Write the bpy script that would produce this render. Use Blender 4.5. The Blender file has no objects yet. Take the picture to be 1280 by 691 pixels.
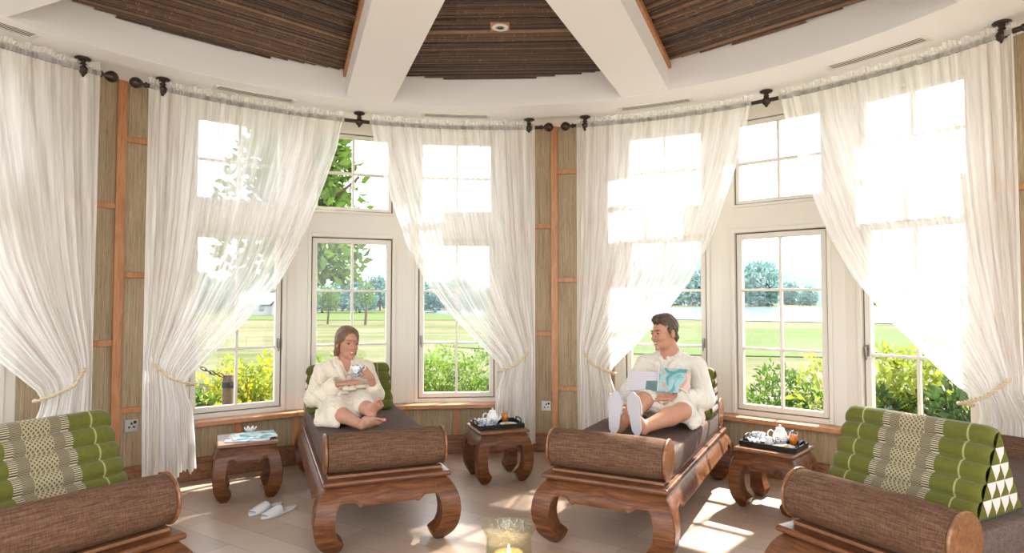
import bpy, bmesh, math, random
import numpy as np
from mathutils import Vector, Matrix, Euler
random.seed(7)
RNG = np.random.default_rng(11)
SC = bpy.context.scene
COL = SC.collection
PI = math.pi
def R(d): return math.radians(d)

# ------------------------------------------------------------------ node helpers
class NT:
    def __init__(s, mat):
        s.m = mat; s.t = mat.node_tree; s.t.nodes.clear()
        s.out = s.t.nodes.new('ShaderNodeOutputMaterial')
    def n(s, typ, **kw):
        nd = s.t.nodes.new(typ)
        for k, v in kw.items():
            if k == 'inp':
                for a, b in v.items(): s.set(nd.inputs[a], b)
            else: setattr(nd, k, v)
        return nd
    def set(s, sock, v):
        if isinstance(v, bpy.types.NodeSocket): s.t.links.new(v, sock)
        elif isinstance(v, (tuple, list)) and len(v) == 3 and sock.type == 'RGBA': sock.default_value = (*v, 1)
        else: sock.default_value = v
    def math(s, op, a, b=0.0, c=None):
        nd = s.n('ShaderNodeMath', operation=op)
        s.set(nd.inputs[0], a); s.set(nd.inputs[1], b)
        if c is not None: s.set(nd.inputs[2], c)
        return nd.outputs[0]
    def mix(s, f, a, b):
        nd = s.n('ShaderNodeMix', data_type='RGBA')
        s.set(nd.inputs[0], f); s.set(nd.inputs[6], a); s.set(nd.inputs[7], b)
        return nd.outputs[2]
    def coord(s, kind='Object', scale=(1, 1, 1), rot=(0, 0, 0)):
        tc = s.n('ShaderNodeTexCoord'); mp = s.n('ShaderNodeMapping')
        s.t.links.new(tc.outputs[kind], mp.inputs[0])
        mp.inputs['Scale'].default_value = scale; mp.inputs['Rotation'].default_value = rot
        return mp.outputs[0]
    def noise(s, vec, scale=5, detail=3, rough=.5, dist=0):
        nd = s.n('ShaderNodeTexNoise'); s.t.links.new(vec, nd.inputs['Vector'])
        nd.inputs['Scale'].default_value = scale; nd.inputs['Detail'].default_value = detail
        nd.inputs['Roughness'].default_value = rough; nd.inputs['Distortion'].default_value = dist
        return nd.outputs['Fac']
    def ramp(s, fac, stops):
        nd = s.n('ShaderNodeValToRGB'); s.t.links.new(fac, nd.inputs[0])
        el = nd.color_ramp.elements
        while len(el) < len(stops): el.new(.5)
        for e, (p, c) in zip(el, stops): e.position = p; e.color = (*c, 1) if len(c) == 3 else c
        return nd.outputs[0]
    def bump(s, h, strength=.3, dist=.01):
        nd = s.n('ShaderNodeBump'); s.t.links.new(h, nd.inputs['Height'])
        nd.inputs['Strength'].default_value = strength; nd.inputs['Distance'].default_value = dist
        return nd.outputs[0]
    def bsdf(s, col, rough=.5, spec=.5, normal=None, metal=0, **kw):
        nd = s.n('ShaderNodeBsdfPrincipled')
        s.set(nd.inputs['Base Color'], col); s.set(nd.inputs['Roughness'], rough)
        nd.inputs['Specular IOR Level'].default_value = spec; nd.inputs['Metallic'].default_value = metal
        if normal is not None: s.t.links.new(normal, nd.inputs['Normal'])
        for k, v in kw.items(): s.set(nd.inputs[k.replace('_', ' ')], v)
        return nd.outputs[0]
    def done(s, sh): s.t.links.new(sh, s.out.inputs[0]); return s.m
def newmat(name):
    m = bpy.data.materials.new(name); m.use_nodes = True
    return NT(m)
def plain(name, col, rough=.5, spec=.5, metal=0, bump=None, var=.0, vscale=8, **kw):
    t = newmat(name); c = t.coord('Object')
    f = t.noise(c, vscale, 3)
    base = t.mix(f, tuple(max(0, x * (1 - var)) for x in col), tuple(min(1, x * (1 + var)) for x in col)) if var else col
    nrm = t.bump(t.noise(c, bump[0], 4), bump[1], bump[2]) if bump else None
    return t.done(t.bsdf(base, rough, spec, nrm, metal, **kw))
def wood(name, dark, mid, light, axis='x', scale=1.0, rough=.35, spec=.5, coat=0.0):
    t = newmat(name)
    s = {'x': (1.2, 9, 9), 'y': (9, 1.2, 9), 'z': (9, 9, 1.2)}[axis]
    c = t.coord('Object', tuple(v * scale for v in s))
    a = t.noise(c, 3.0, 6, .6, 1.2); b = t.noise(c, 14, 3, .6, .3)
    f = t.math('ADD', t.math('MULTIPLY', a, .75), t.math('MULTIPLY', b, .25))
    col = t.ramp(f, [(.33, dark), (.5, mid), (.66, light)])
    return t.done(t.bsdf(col, rough, spec, t.bump(f, .12, .004), Coat_Weight=coat, Coat_Roughness=.25))

M = {}
M['white_paint'] = plain('white ceiling paint', (.84, .825, .82), .7, .2, bump=(60, .04, .001))
M['frame_paint'] = plain('cream window paint', (.69, .65, .575), .45, .35)
M['handle'] = plain('antique nickel', (.26, .235, .20), .35, .5, .7)
M['sash_shade'] = plain('dark gasket', (.10, .075, .05), .6)  # dark colour painted as the shade in the gap round the sash
M['teak'] = wood('teak furniture', (.050, .016, .006), (.118, .040, .013), (.205, .078, .027), 'x', 1, .38, .32, .04)
M['teak_top'] = wood('teak top', (.09, .034, .012), (.175, .068, .024), (.26, .112, .042), 'x', 1, .35, .5, .2)
M['oak'] = wood('warm batten wood', (.30, .115, .04), (.42, .18, .07), (.50, .24, .10), 'z', 1, .4)
M['sill_wood'] = wood('sill wood', (.34, .15, .065), (.45, .215, .10), (.54, .28, .14), 'x', 1, .4)
M['base_wood'] = wood('skirting wood', (.13, .05, .02), (.22, .095, .04), (.30, .14, .06), 'x', 1, .45)
M['bronze'] = plain('dark bronze', (.045, .03, .022), .35, .5, .6)
M['chrome'] = plain('brushed chrome', (.55, .54, .52), .3, .5, .9)
M['black'] = plain('black lacquer', (.012, .011, .011), .25, .5)
M['dark_slot'] = plain('dark slot', (.02, .015, .012), .8, .1)
M['vent'] = plain('vent paint', (.72, .69, .64), .5)

def grass_cloth():
    t = newmat('grasscloth wall')
    c = t.coord('Object', (60, 60, 1.1)); a = t.noise(c, 2.2, 5, .65, .4)
    c2 = t.coord('Object', (5, 5, 3)); b = t.noise(c2, 1.3, 3)
    c3 = t.coord('Object', (90, 90, 9)); d = t.noise(c3, 2.0, 2)
    f = t.math('ADD', t.math('MULTIPLY', a, .62), t.math('ADD', t.math('MULTIPLY', b, .12), t.math('MULTIPLY', d, .26)))
    col = t.ramp(f, [(.32, (.16, .115, .065)), (.46, (.31, .235, .145)), (.6, (.43, .335, .215)), (.72, (.52, .42, .285))])
    return t.done(t.bsdf(col, .75, .2, t.bump(f, .5, .006)))
M['cloth_wall'] = grass_cloth()

def floor_mat():
    t = newmat('plank tile floor')
    c = t.coord('Object', (1, 1, 1), (0, 0, R(33)))
    br = t.n('ShaderNodeTexBrick', offset=.5, squash=1)
    t.t.links.new(c, br.inputs['Vector'])
    br.inputs['Scale'].default_value = 1; br.inputs['Brick Width'].default_value = .92; br.inputs['Row Height'].default_value = .19
    br.inputs['Mortar Size'].default_value = .0022; br.inputs['Mortar Smooth'].default_value = .2; br.inputs['Bias'].default_value = 0
    br.inputs['Color1'].default_value = (0, 0, 0, 1); br.inputs['Color2'].default_value = (1, 1, 1, 1); br.inputs['Mortar'].default_value = (.5, .5, .5, 1)
    g = t.noise(t.coord('Object', (1.2, 14, 1), (0, 0, R(33))), 3, 5, .6, .6)
    sep = t.n('ShaderNodeSeparateColor'); t.t.links.new(br.outputs['Color'], sep.inputs[0])
    f = t.math('ADD', t.math('MULTIPLY', sep.outputs[0], .55), t.math('MULTIPLY', g, .45))
    col = t.ramp(f, [(.1, (.37, .26, .19)), (.5, (.47, .345, .26)), (.9, (.55, .42, .33))])
    col = t.mix(br.outputs['Fac'], col, (.28, .21, .165))
    return t.done(t.bsdf(col, t.math('ADD', t.math('MULTIPLY', g, .15), .27), .5, t.bump(t.math('MULTIPLY', br.outputs['Fac'], -1.0), .2, .002)))
M['floor'] = floor_mat()

def bamboo_mat():
    t = newmat('dark bamboo cane')
    at = t.n('ShaderNodeAttribute', attribute_name='tint')
    c = t.coord('Object', (1, 1, 1)); n = t.noise(c, 9, 4, .6)
    f = t.math('ADD', t.math('MULTIPLY', at.outputs['Fac'], .72), t.math('MULTIPLY', n, .28))
    col = t.ramp(f, [(.1, (.024, .013, .009)), (.42, (.075, .038, .022)), (.65, (.145, .074, .038)), (.92, (.36, .21, .11))])
    return t.done(t.bsdf(col, .42, .45))
M['bamboo'] = bamboo_mat()

def sheer(name='sheer white voile', lo=.45, hi=.93):
    t = newmat(name)
    tc = t.n('ShaderNodeUVMap'); mp = t.n('ShaderNodeMapping'); t.t.links.new(tc.outputs[0], mp.inputs[0])
    mp.inputs['Scale'].default_value = (24, .8, 1); n1 = t.noise(mp.outputs[0], 1.0, 3, .6, .25)
    mp2 = t.n('ShaderNodeMapping'); t.t.links.new(tc.outputs[0], mp2.inputs[0]); mp2.inputs['Scale'].default_value = (220, 4, 1)
    n2 = t.noise(mp2.outputs[0], 1.0, 2, .6)
    f = t.math('ADD', t.math('MULTIPLY', n1, .85), t.math('MULTIPLY', n2, .17))
    mr = t.n('ShaderNodeMapRange'); t.t.links.new(f, mr.inputs[0])
    mr.inputs[1].default_value = .36; mr.inputs[2].default_value = .64; mr.inputs[3].default_value = lo; mr.inputs[4].default_value = hi
    d = t.n('ShaderNodeBsdfDiffuse', inp={'Color': (.96, .94, .92)}); tl = t.n('ShaderNodeBsdfTranslucent', inp={'Color': (.96, .945, .925)})
    mx = t.n('ShaderNodeMixShader'); mx.inputs[0].default_value = .40
    t.t.links.new(d.outputs[0], mx.inputs[1]); t.t.links.new(tl.outputs[0], mx.inputs[2])
    tr = t.n('ShaderNodeBsdfTransparent', inp={'Color': (1, 1, 1)})
    m2 = t.n('ShaderNodeMixShader'); t.t.links.new(mr.outputs[0], m2.inputs[0])
    t.t.links.new(tr.outputs[0], m2.inputs[1]); t.t.links.new(mx.outputs[0], m2.inputs[2])
    return t.done(m2.outputs[0])
M['sheer'] = sheer()
M['sheer_pocket'] = sheer('gathered voile pocket', .30, .62)

def thin_glass(name='window glass', tint=(.985, .995, .99), fac=1.0):
    t = newmat(name)
    tr = t.n('ShaderNodeBsdfTransparent', inp={'Color': tint}); g = t.n('ShaderNodeBsdfGlossy', inp={'Color': (1, 1, 1), 'Roughness': .01})
    lw = t.n('ShaderNodeLayerWeight')
    mx = t.n('ShaderNodeMixShader'); t.set(mx.inputs[0], t.math('ADD', t.math('MULTIPLY', t.math('POWER', lw.outputs['Facing'], 4.0), .7 * fac), .03))
    t.t.links.new(tr.outputs[0], mx.inputs[1]); t.t.links.new(g.outputs[0], mx.inputs[2])
    return t.done(mx.outputs[0])
M['glass'] = thin_glass()

def linen(name, a, b, c3, axis='x'):
    t = newmat(name)
    s = (7, 130, 130) if axis == 'x' else (130, 7, 130)
    c = t.coord('Object', s); n = t.noise(c, 1.6, 4, .65, .2)
    s2 = (150, 30, 30) if axis == 'x' else (30, 150, 30)
    n2 = t.noise(t.coord('Object', s2), 1.5, 2)
    f = t.math('ADD', t.math('MULTIPLY', n, .7), t.math('MULTIPLY', n2, .3))
    col = t.ramp(f, [(.33, a), (.5, b), (.68, c3)])
    return t.done(t.bsdf(col, .85, .15, t.bump(f, .5, .003), Sheen_Weight=.0))
M['linen'] = linen('brown slub linen bolster', (.055, .026, .014), (.115, .059, .034), (.20, .112, .070))
M['linen_bed'] = linen('grey brown linen mattress', (.060, .038, .030), (.100, .066, .053), (.155, .108, .090))

def cushion_mat():
    t = newmat('green woven cushion')
    uv = t.n('ShaderNodeUVMap'); sp = t.n('ShaderNodeSeparateXYZ'); t.t.links.new(uv.outputs[0], sp.inputs[0])
    u, v = sp.outputs[0], sp.outputs[1]           # u: 0..1 across, v: counts rolls
    vf = t.math('FRACT', v)
    uc = t.math('ABSOLUTE', t.math('SUBTRACT', u, .5))
    inband = t.math('LESS_THAN', uc, .205)
    centre = t.math('LESS_THAN', uc, .085)
    # lattice in the centre
    a = t.math('ADD', t.math('MULTIPLY', u, 34), t.math('MULTIPLY', v, 4)); b = t.math('SUBTRACT', t.math('MULTIPLY', u, 34), t.math('MULTIPLY', v, 4))
    la = t.math('LESS_THAN', t.math('ABSOLUTE', t.math('SUBTRACT', t.math('FRACT', a), .5)), .2)
    lb = t.math('LESS_THAN', t.math('ABSOLUTE', t.math('SUBTRACT', t.math('FRACT', b), .5)), .2)
    lat = t.math('MAXIMUM', la, lb)
    # side columns: ladder and teeth
    st = t.math('LESS_THAN', t.math('FRACT', t.math('MULTIPLY', uc, 52)), .45)
    tooth = t.math('LESS_THAN', t.math('FRACT', t.math('MULTIPLY', v, 9)), .55)
    ladder = t.math('LESS_THAN', t.math('FRACT', t.math('MULTIPLY', v, 14)), .5)
    outer = t.math('GREATER_THAN', uc, .155)
    side = t.mix(outer, t.mix(st, t.mix(ladder, (.04, .03, .018), (.30, .25, .15)), (.17, .135, .075)), t.mix(tooth, (.03, .023, .014), (.42, .37, .24)))
    band = t.mix(centre, side, t.mix(lat, (.10, .078, .04), (.34, .29, .17)))
    line = t.math('LESS_THAN', t.math('ABSOLUTE', t.math('SUBTRACT', uc, .355)), .006)
    g = t.noise(t.coord('Object'), 60, 3)
    green = t.mix(g, (.078, .083, .008), (.118, .118, .014))
    green = t.mix(line, green, (.30, .29, .11))
    col = t.mix(inband, green, band)
    return t.done(t.bsdf(col, .7, .2, t.bump(t.noise(t.coord('Object'), 220, 2), .2, .001), Sheen_Weight=.2))
M['cushion'] = cushion_mat()
M['cushion_green'] = plain('plain green cotton', (.092, .094, .011), .75, .2, var=.2, vscale=50)
M['cushion_pink'] = plain('pale pink cotton', (.62, .50, .46), .75, .2, var=.08, vscale=60)

def robe_mat(name, col):
    t = newmat(name); c = t.coord('Object')
    return t.done(t.bsdf(col, .9, .1, t.bump(t.math('ADD', t.math('MULTIPLY', t.noise(c, 320, 2), .12), t.noise(t.coord('Object', (1, .6, 1.3)), 26, 3, .55, 1.5)), .55, .012), Sheen_Weight=.3))
M['robe'] = robe_mat('cream towelling', (.70, .62, .495))
M['robe_man'] = robe_mat('white towelling', (.69, .64, .55))
def skin_mat(name, a, b):
    t = newmat(name); c = t.coord('Object')
    col = t.mix(t.noise(c, 22, 3), a, b)
    return t.done(t.bsdf(col, .5, .4, Subsurface_Weight=.12, Subsurface_Scale=.01, Subsurface_Radius=(1, .35, .2)))
M['skin_w'] = skin_mat('fair skin', (.43, .205, .130), (.52, .270, .180))
M['skin_m'] = skin_mat('light skin', (.42, .195, .122), (.50, .255, .168))
def hair_mat(name, a, b):
    t = newmat(name); c = t.coord('Object', (1, 1, .25))
    col = t.mix(t.noise(c, 120, 3, .6), a, b)
    return t.done(t.bsdf(col, .45, .4, t.bump(t.noise(c, 160, 2), .5, .003)))
M['hair_w'] = hair_mat('dark blonde hair', (.075, .038, .018), (.22, .118, .056))
M['hair_m'] = hair_mat('brown hair', (.035, .02, .013), (.10, .058, .036))
M['lips'] = plain('lips', (.50, .16, .13), .4)
M['teeth'] = plain('teeth', (.80, .78, .72), .3)
M['eye'] = plain('eye dark', (.03, .02, .015), .2)
M['slipper'] = plain('white slipper cloth', (.66, .64, .64), .85, .1, bump=(200, .3, .001))
M['sole'] = plain('pale slipper sole', (.44, .415, .43), .8, .1, var=.03)
def china():
    t = newmat('blue and white china'); c = t.coord('Object')
    v = t.noise(c, 55, 4, .7, 1.5); w = t.noise(c, 18, 2)
    f = t.math('MULTIPLY', t.math('GREATER_THAN', v, .52), t.math('GREATER_THAN', w, .48))
    return t.done(t.bsdf(t.mix(f, (.78, .78, .78), (.05, .085, .27)), .15, .5))
M['china'] = china()
M['porcelain'] = plain('white porcelain', (.78, .76, .72), .2, .5)
M['blue_rim'] = plain('blue glaze', (.06, .12, .42), .2)
M['tea'] = plain('tea', (.16, .05, .012), .1)
M['juice'] = plain('orange juice', (.75, .19, .015), .3, .5)
M['biscuit'] = plain('biscuit', (.52, .36, .14), .8, .2, var=.2, vscale=40)
M['gold_rope'] = plain('cream rope', (.62, .50, .34), .8, .2, var=.2, vscale=120)
M['paper'] = plain('paper', (.74, .72, .71), .5, .3)

# ------------------------------------------------------------------ mesh helpers
def obj_from(name, V, F, mat, parent=None, smooth=False, uvs=None, loc=None, mats=None, midx=None):
    me = bpy.data.meshes.new(name)
    me.from_pydata([tuple(map(float, v)) for v in V], [], [tuple(map(int, f)) for f in F])
    me.update()
    for m in (mats or [mat]): me.materials.append(m)
    if midx is not None: me.polygons.foreach_set('material_index', midx)
    if smooth: me.polygons.foreach_set('use_smooth', [True] * len(me.polygons))
    if uvs is not None:
        l = me.uv_layers.new(name='UVMap')
        li = np.empty(len(me.loops), dtype=np.int32); me.loops.foreach_get('vertex_index', li)
        l.data.foreach_set('uv', np.asarray(uvs, dtype=np.float32)[li].ravel())
    o = bpy.data.objects.new(name, me); COL.objects.link(o)
    if parent is not None: o.parent = parent
    if loc is not None: o.location = loc
    return o
def np_mesh(name, V, F, mat, parent=None, smooth=True):
    """V (n,3), F (m,k) with constant k"""
    me = bpy.data.meshes.new(name); V = np.asarray(V, np.float32); F = np.asarray(F, np.int32); k = F.shape[1]
    me.vertices.add(len(V)); me.vertices.foreach_set('co', V.ravel())
    me.loops.add(F.size); me.loops.foreach_set('vertex_index', F.ravel())
    me.polygons.add(len(F)); me.polygons.foreach_set('loop_start', np.arange(0, F.size, k, dtype=np.int32))
    me.polygons.foreach_set('loop_total', np.full(len(F), k, np.int32))
    me.update(calc_edges=True); me.validate()
    if smooth: me.polygons.foreach_set('use_smooth', np.ones(len(me.polygons), bool))
    me.materials.append(mat)
    o = bpy.data.objects.new(name, me); COL.objects.link(o)
    if parent is not None: o.parent = parent
    return o
class MB:
    def __init__(s): s.V = []; s.F = []
    def add(s, V, F, mtx=None):
        b = len(s.V)
        for v in V: s.V.append(tuple(mtx @ Vector(v)) if mtx is not None else tuple(v))
        for f in F: s.F.append([i + b for i in f])
        return s
    def box(s, x0, x1, y0, y1, z0, z1, mtx=None):
        V = [(x0, y0, z0), (x1, y0, z0), (x1, y1, z0), (x0, y1, z0), (x0, y0, z1), (x1, y0, z1), (x1, y1, z1), (x0, y1, z1)]
        return s.add(V, [(0, 3, 2, 1), (4, 5, 6, 7), (0, 1, 5, 4), (1, 2, 6, 5), (2, 3, 7, 6), (3, 0, 4, 7)], mtx)
    def lathe(s, prof, n=32, mtx=None, cap=True):
        V = []; F = []
        for r, z in prof:
            for i in range(n): a = 2 * PI * i / n; V.append((r * math.cos(a), r * math.sin(a), z))
        for j in range(len(prof) - 1):
            for i in range(n): F.append((j * n + i, j * n + (i + 1) % n, (j + 1) * n + (i + 1) % n, (j + 1) * n + i))
        if cap:
            if prof[0][0] > 1e-5: F.append(tuple(reversed(range(n))))
            if prof[-1][0] > 1e-5: F.append(tuple(range((len(prof) - 1) * n, len(prof) * n)))
        return s.add(V, F, mtx)
    def tube(s, pts, rad, n=10, closed=False, mtx=None, caps=True):
        pts = [Vector(p) for p in pts]; N = len(pts); V = []; F = []
        rads = rad if isinstance(rad, (list, tuple, np.ndarray)) else [rad] * N
        up = None
        for i, p in enumerate(pts):
            if closed: d = pts[(i + 1) % N] - pts[i - 1]
            else: d = pts[min(i + 1, N - 1)] - pts[max(i - 1, 0)]
            d = d.normalized() if d.length > 1e-9 else Vector((0, 0, 1))
            if up is None: up = Vector((0, 0, 1)) if abs(d.z) < .9 else Vector((1, 0, 0))
            a = (up - d * up.dot(d)).normalized(); b = d.cross(a); up = a
            for k in range(n):
                t = 2 * PI * k / n; V.append(p + (a * math.cos(t) + b * math.sin(t)) * rads[i])
        M_ = N if closed else N - 1
        for i in range(M_):
            j = (i + 1) % N
            for k in range(n): F.append((i * n + k, i * n + (k + 1) % n, j * n + (k + 1) % n, j * n + k))
        if not closed and caps: F.append(tuple(reversed(range(n)))); F.append(tuple(range((N - 1) * n, N * n)))
        return s.add(V, F, mtx)
    def grid(s, pts):     # pts[i][j]
        n = len(pts); m = len(pts[0]); V = [p for r in pts for p in r]
        F = [(i * m + j, (i + 1) * m + j, (i + 1) * m + j + 1, i * m + j + 1) for i in range(n - 1) for j in range(m - 1)]
        return s.add(V, F)
    def prism(s, poly, z0, z1, mtx=None):
        n = len(poly); V = [(x, y, z0) for x, y in poly] + [(x, y, z1) for x, y in poly]
        F = [tuple(reversed(range(n))), tuple(range(n, 2 * n))] + [(i, (i + 1) % n, n + (i + 1) % n, n + i) for i in range(n)]
        return s.add(V, F, mtx)
    def build(s, name, mat, parent=None, smooth=False, bevel=0, seg=2, kind=None, auto=None):
        o = obj_from(name, s.V, s.F, mat, parent, smooth)
        if bevel:
            b = o.modifiers.new('bevel', 'BEVEL'); b.width = bevel; b.segments = seg; b.limit_method = 'ANGLE'; b.angle_limit = R(35)
        if auto:
            me = o.data; bm = bmesh.new(); bm.from_mesh(me)
            bmesh.ops.recalc_face_normals(bm, faces=bm.faces)
            for e in bm.edges:
                e.smooth = not (len(e.link_faces) == 2 and e.calc_face_angle(0) > R(auto))
            for f in bm.faces: f.smooth = True
            bm.to_mesh(me); bm.free()
        if kind: o['kind'] = kind
        return o
def thing(name, label, cat, loc=(0, 0, 0), rz=0, group=None, rot=None):
    o = bpy.data.objects.new(name, None); COL.objects.link(o)
    o.location = loc; o.rotation_euler = rot or (0, 0, rz); o.empty_display_size = .1
    o['label'] = label; o['category'] = cat
    if group: o['group'] = group
    return o
def tag(o, label, cat, group=None, kind=None):
    o['label'] = label; o['category'] = cat
    if group: o['group'] = group
    if kind: o['kind'] = kind
    return o
def struct(o): o['kind'] = 'structure'; return o
def sempty(name, loc=(0, 0, 0), rz=0):
    o = bpy.data.objects.new(name, None); COL.objects.link(o); o.location = loc; o.rotation_euler = (0, 0, rz); o['kind'] = 'structure'; return o
def copy_tree(o, parent=None):
    c = o.copy(); COL.objects.link(c)
    if parent is not None: c.parent = parent
    for ch in list(o.children): copy_tree(ch, c)
    return c
# ================================================================== ROOM
CX, CY = -.15, 2.2
def pol(a, r, z=None, cx=CX, cy=CY):
    a = R(a); p = (cx + r * math.sin(a), cy + r * math.cos(a))
    return p if z is None else (*p, z)
BAYS = [-21, 40.2, 101, -82]
FH = 7.6                      # half angle of a window facet
BH = 3 * FH                   # half angle of a bay
CEIL = 2.92
# floor and outer shell
mb = MB(); mb.prism([pol(a, 3.62) for a in range(0, 360, 5)], -.10, 0.0)
struct(mb.build('floor', M['floor']))
# ceiling: flat ring with a round recess, upper slab
mb = MB(); n = 144
def rec(a, r): return pol(a, r, None, CX - .12, CY)
ring = []
for i in range(n):
    a = 360 * i / n
    ring.append([(*pol(a, 3.62), CEIL), (*rec(a, 2.82), CEIL), (*rec(a, 2.82), 3.26)])
V = [p for r_ in ring for p in r_]; F = []
for i in range(n):
    j = (i + 1) % n
    for k in range(2): F.append((i * 3 + k, i * 3 + k + 1, j * 3 + k + 1, j * 3 + k))
mb.add(V, F)
mb.prism([pol(a, 3.66) for a in range(0, 360, 5)], 3.26, 3.36)
ceil = struct(mb.build('ceiling', M['white_paint'], auto=30))
# outer band above windows
mb = MB()
for i in range(72):
    a0, a1 = i * 5, i * 5 + 5
    mb.add([(*pol(a0, 3.60), 2.90), (*pol(a1, 3.60), 2.90), (*pol(a1, 3.60), 3.3), (*pol(a0, 3.60), 3.3)], [(0, 1, 2, 3)])
struct(mb.build('wall_upper', M['white_paint']))
# beams
BC = (-.13, 2.05)
BEAMS = [-19.5 + 45 * 0, 23.3] + [23.3 + 45.0 * k for k in range(1, 6)] + [-66.5]
mb = MB()
for bi, a in enumerate(BEAMS):
    mb = MB(); rr = R(a); mtx = Matrix.Translation((*BC, 0)) @ Matrix.Rotation(-rr, 4, 'Z')
    hw = .18
    mb.box(-hw, hw, .25, 3.16, CEIL + .001, 3.25, mtx)
    b = mb.build('trim_%d' % (bi + 1), M['white_paint']); struct(b)
    if bi in (0, 1, 2, 7):
        w = MB()
        for s in (-1, 1): w.box(s * (hw + .011) - .011, s * (hw + .011) + .011, .5, 2.98, 3.085, 3.128, mtx)
        w.build('wood_edging', M['oak'], b, bevel=.003)
mb = MB(); mb.lathe([(.0, CEIL), (.40, CEIL), (.42, CEIL + .02), (.42, 3.25)], 48, Matrix.Translation((*BC, 0)))
struct(mb.build('trim_9', M['white_paint'], auto=30))

# bamboo ceiling panels between the beams
def bamboo_cell(a0, a1, label, hole=None):
    mid = (a0 + a1) / 2; half = R((a1 - a0) / 2); rr = R(mid)
    mtx = Matrix.Translation((*BC, 0)) @ Matrix.Rotation(-rr, 4, 'Z'); inv = mtx.inverted()
    rc = inv @ Vector((CX - .12, CY, 0)); V = []; F = []; T = []
    d = .9; rnd = random.Random(int(a0 * 10)); row = 0
    while d < 3.02:
        r = rnd.uniform(.0095, .0145)
        x = d * math.tan(half) - .18 / math.cos(half) - .004
        Rr = 2.788
        dy = d - rc.y; lim = Rr * Rr - dy * dy
        if lim > 0 and x > .02:
            xl = max(-x, rc.x - math.sqrt(lim)); xr = min(x, rc.x + math.sqrt(lim))
            if xr - xl > .03:
                z = 3.148 + rnd.uniform(-.007, .005); tint = min(1, max(0, rnd.gauss(.42, .24)))
                nseg = max(2, int((xr - xl) / .16)); sag = rnd.uniform(-.004, .004)
                cuts = sorted([xl, xr] + [rnd.uniform(xl, xr) for _ in range(nseg)])
                pts = []
                for c in cuts[1:-1]: pts += [(c - .004, 1.0), (c, 1.22), (c + .004, 1.0)]
                pts = [(xl, 1.0)] + sorted(pts) + [(xr, 1.0)]
                b = len(V)
                for px_, s in pts:
                    yy = d + sag * math.sin((px_ - xl) * 3) 
                    for k in range(6):
                        t = PI * k / 5
                        V.append(mtx @ Vector((px_, yy + math.cos(t) * r * s, z - math.sin(t) * r * s))); T.append(min(1, tint + (.45 if s > 1.1 else 0)))
                for i in range(len(pts) - 1):
                    for k in range(5): F.append((b + i * 6 + k, b + i * 6 + k + 1, b + (i + 1) * 6 + k + 1, b + (i + 1) * 6 + k))
        d += r * 2 + rnd.uniform(.001, .0055)
        row += 1
    root = thing('bamboo_panel', label, 'ceiling panel', (0, 0, 0), 0, None)
    o = obj_from('bamboo_pole', V, F, M['bamboo'], root, True); o['kind'] = 'stuff'; o.name = 'cane_layer'
    at = o.data.color_attributes.new('tint', 'FLOAT_COLOR', 'POINT')
    at.data.foreach_set('color', np.repeat(np.array(T, np.float32)[:, None], 4, 1).ravel())
    # dark backing board
    bb = MB(); poly = []
    L = 3.0; 
    for k in range(13):
        t = -half + 2 * half * k / 12
        # ray from BC to circle
        dirv = Vector((math.sin(t), math.cos(t)));  c2 = Vector((rc.x, rc.y)); bq = dirv.dot(c2)
        disc = bq * bq - (c2.length_squared - 2.78 ** 2); poly.append(tuple(dirv * (bq + math.sqrt(max(0, disc)))))
    poly = [(0, .5)] + poly[::-1] if False else [(0.0, .45)] + poly[::-1]
    bb.prism([(x * .985, y) for x, y in poly], 3.157, 3.17, mtx)
    bb.build('backing_board', M['dark_slot'], root)
    return root
bamboo_cell(-19.5, 23.3, 'bamboo cane ceiling panel between the beams holding the round downlight')
bamboo_cell(-66.5, -19.5, 'bamboo cane ceiling panel to the left of the left beam')
bamboo_cell(23.3, 68.3, 'bamboo cane ceiling panel to the right of the right beam')

# downlight
dl = thing('downlight', 'round white recessed downlight on a square wooden plate in the bamboo', 'light', (-.078, 4.0, 3.132))
MB().box(-.062, .062, -.062, .062, -.006, .006).build('mounting_plate', M['sill_wood'], dl, bevel=.002)
MB().lathe([(.030, -.012), (.052, -.013), (.055, -.006), (.03, -.0065)], 32, cap=False).build('trim_ring', M['porcelain'], dl, smooth=True)
MB().lathe([(0, -.0075), (.03, -.0075)], 24, cap=False).build('lamp_lens', M['chrome'], dl, smooth=True)
MB().tube([(-.016, 0, -.012), (0, .008, -.014), (.016, -.004, -.012)], .004, 8).build('lamp_clip', M['dark_slot'], dl, smooth=True)

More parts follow.
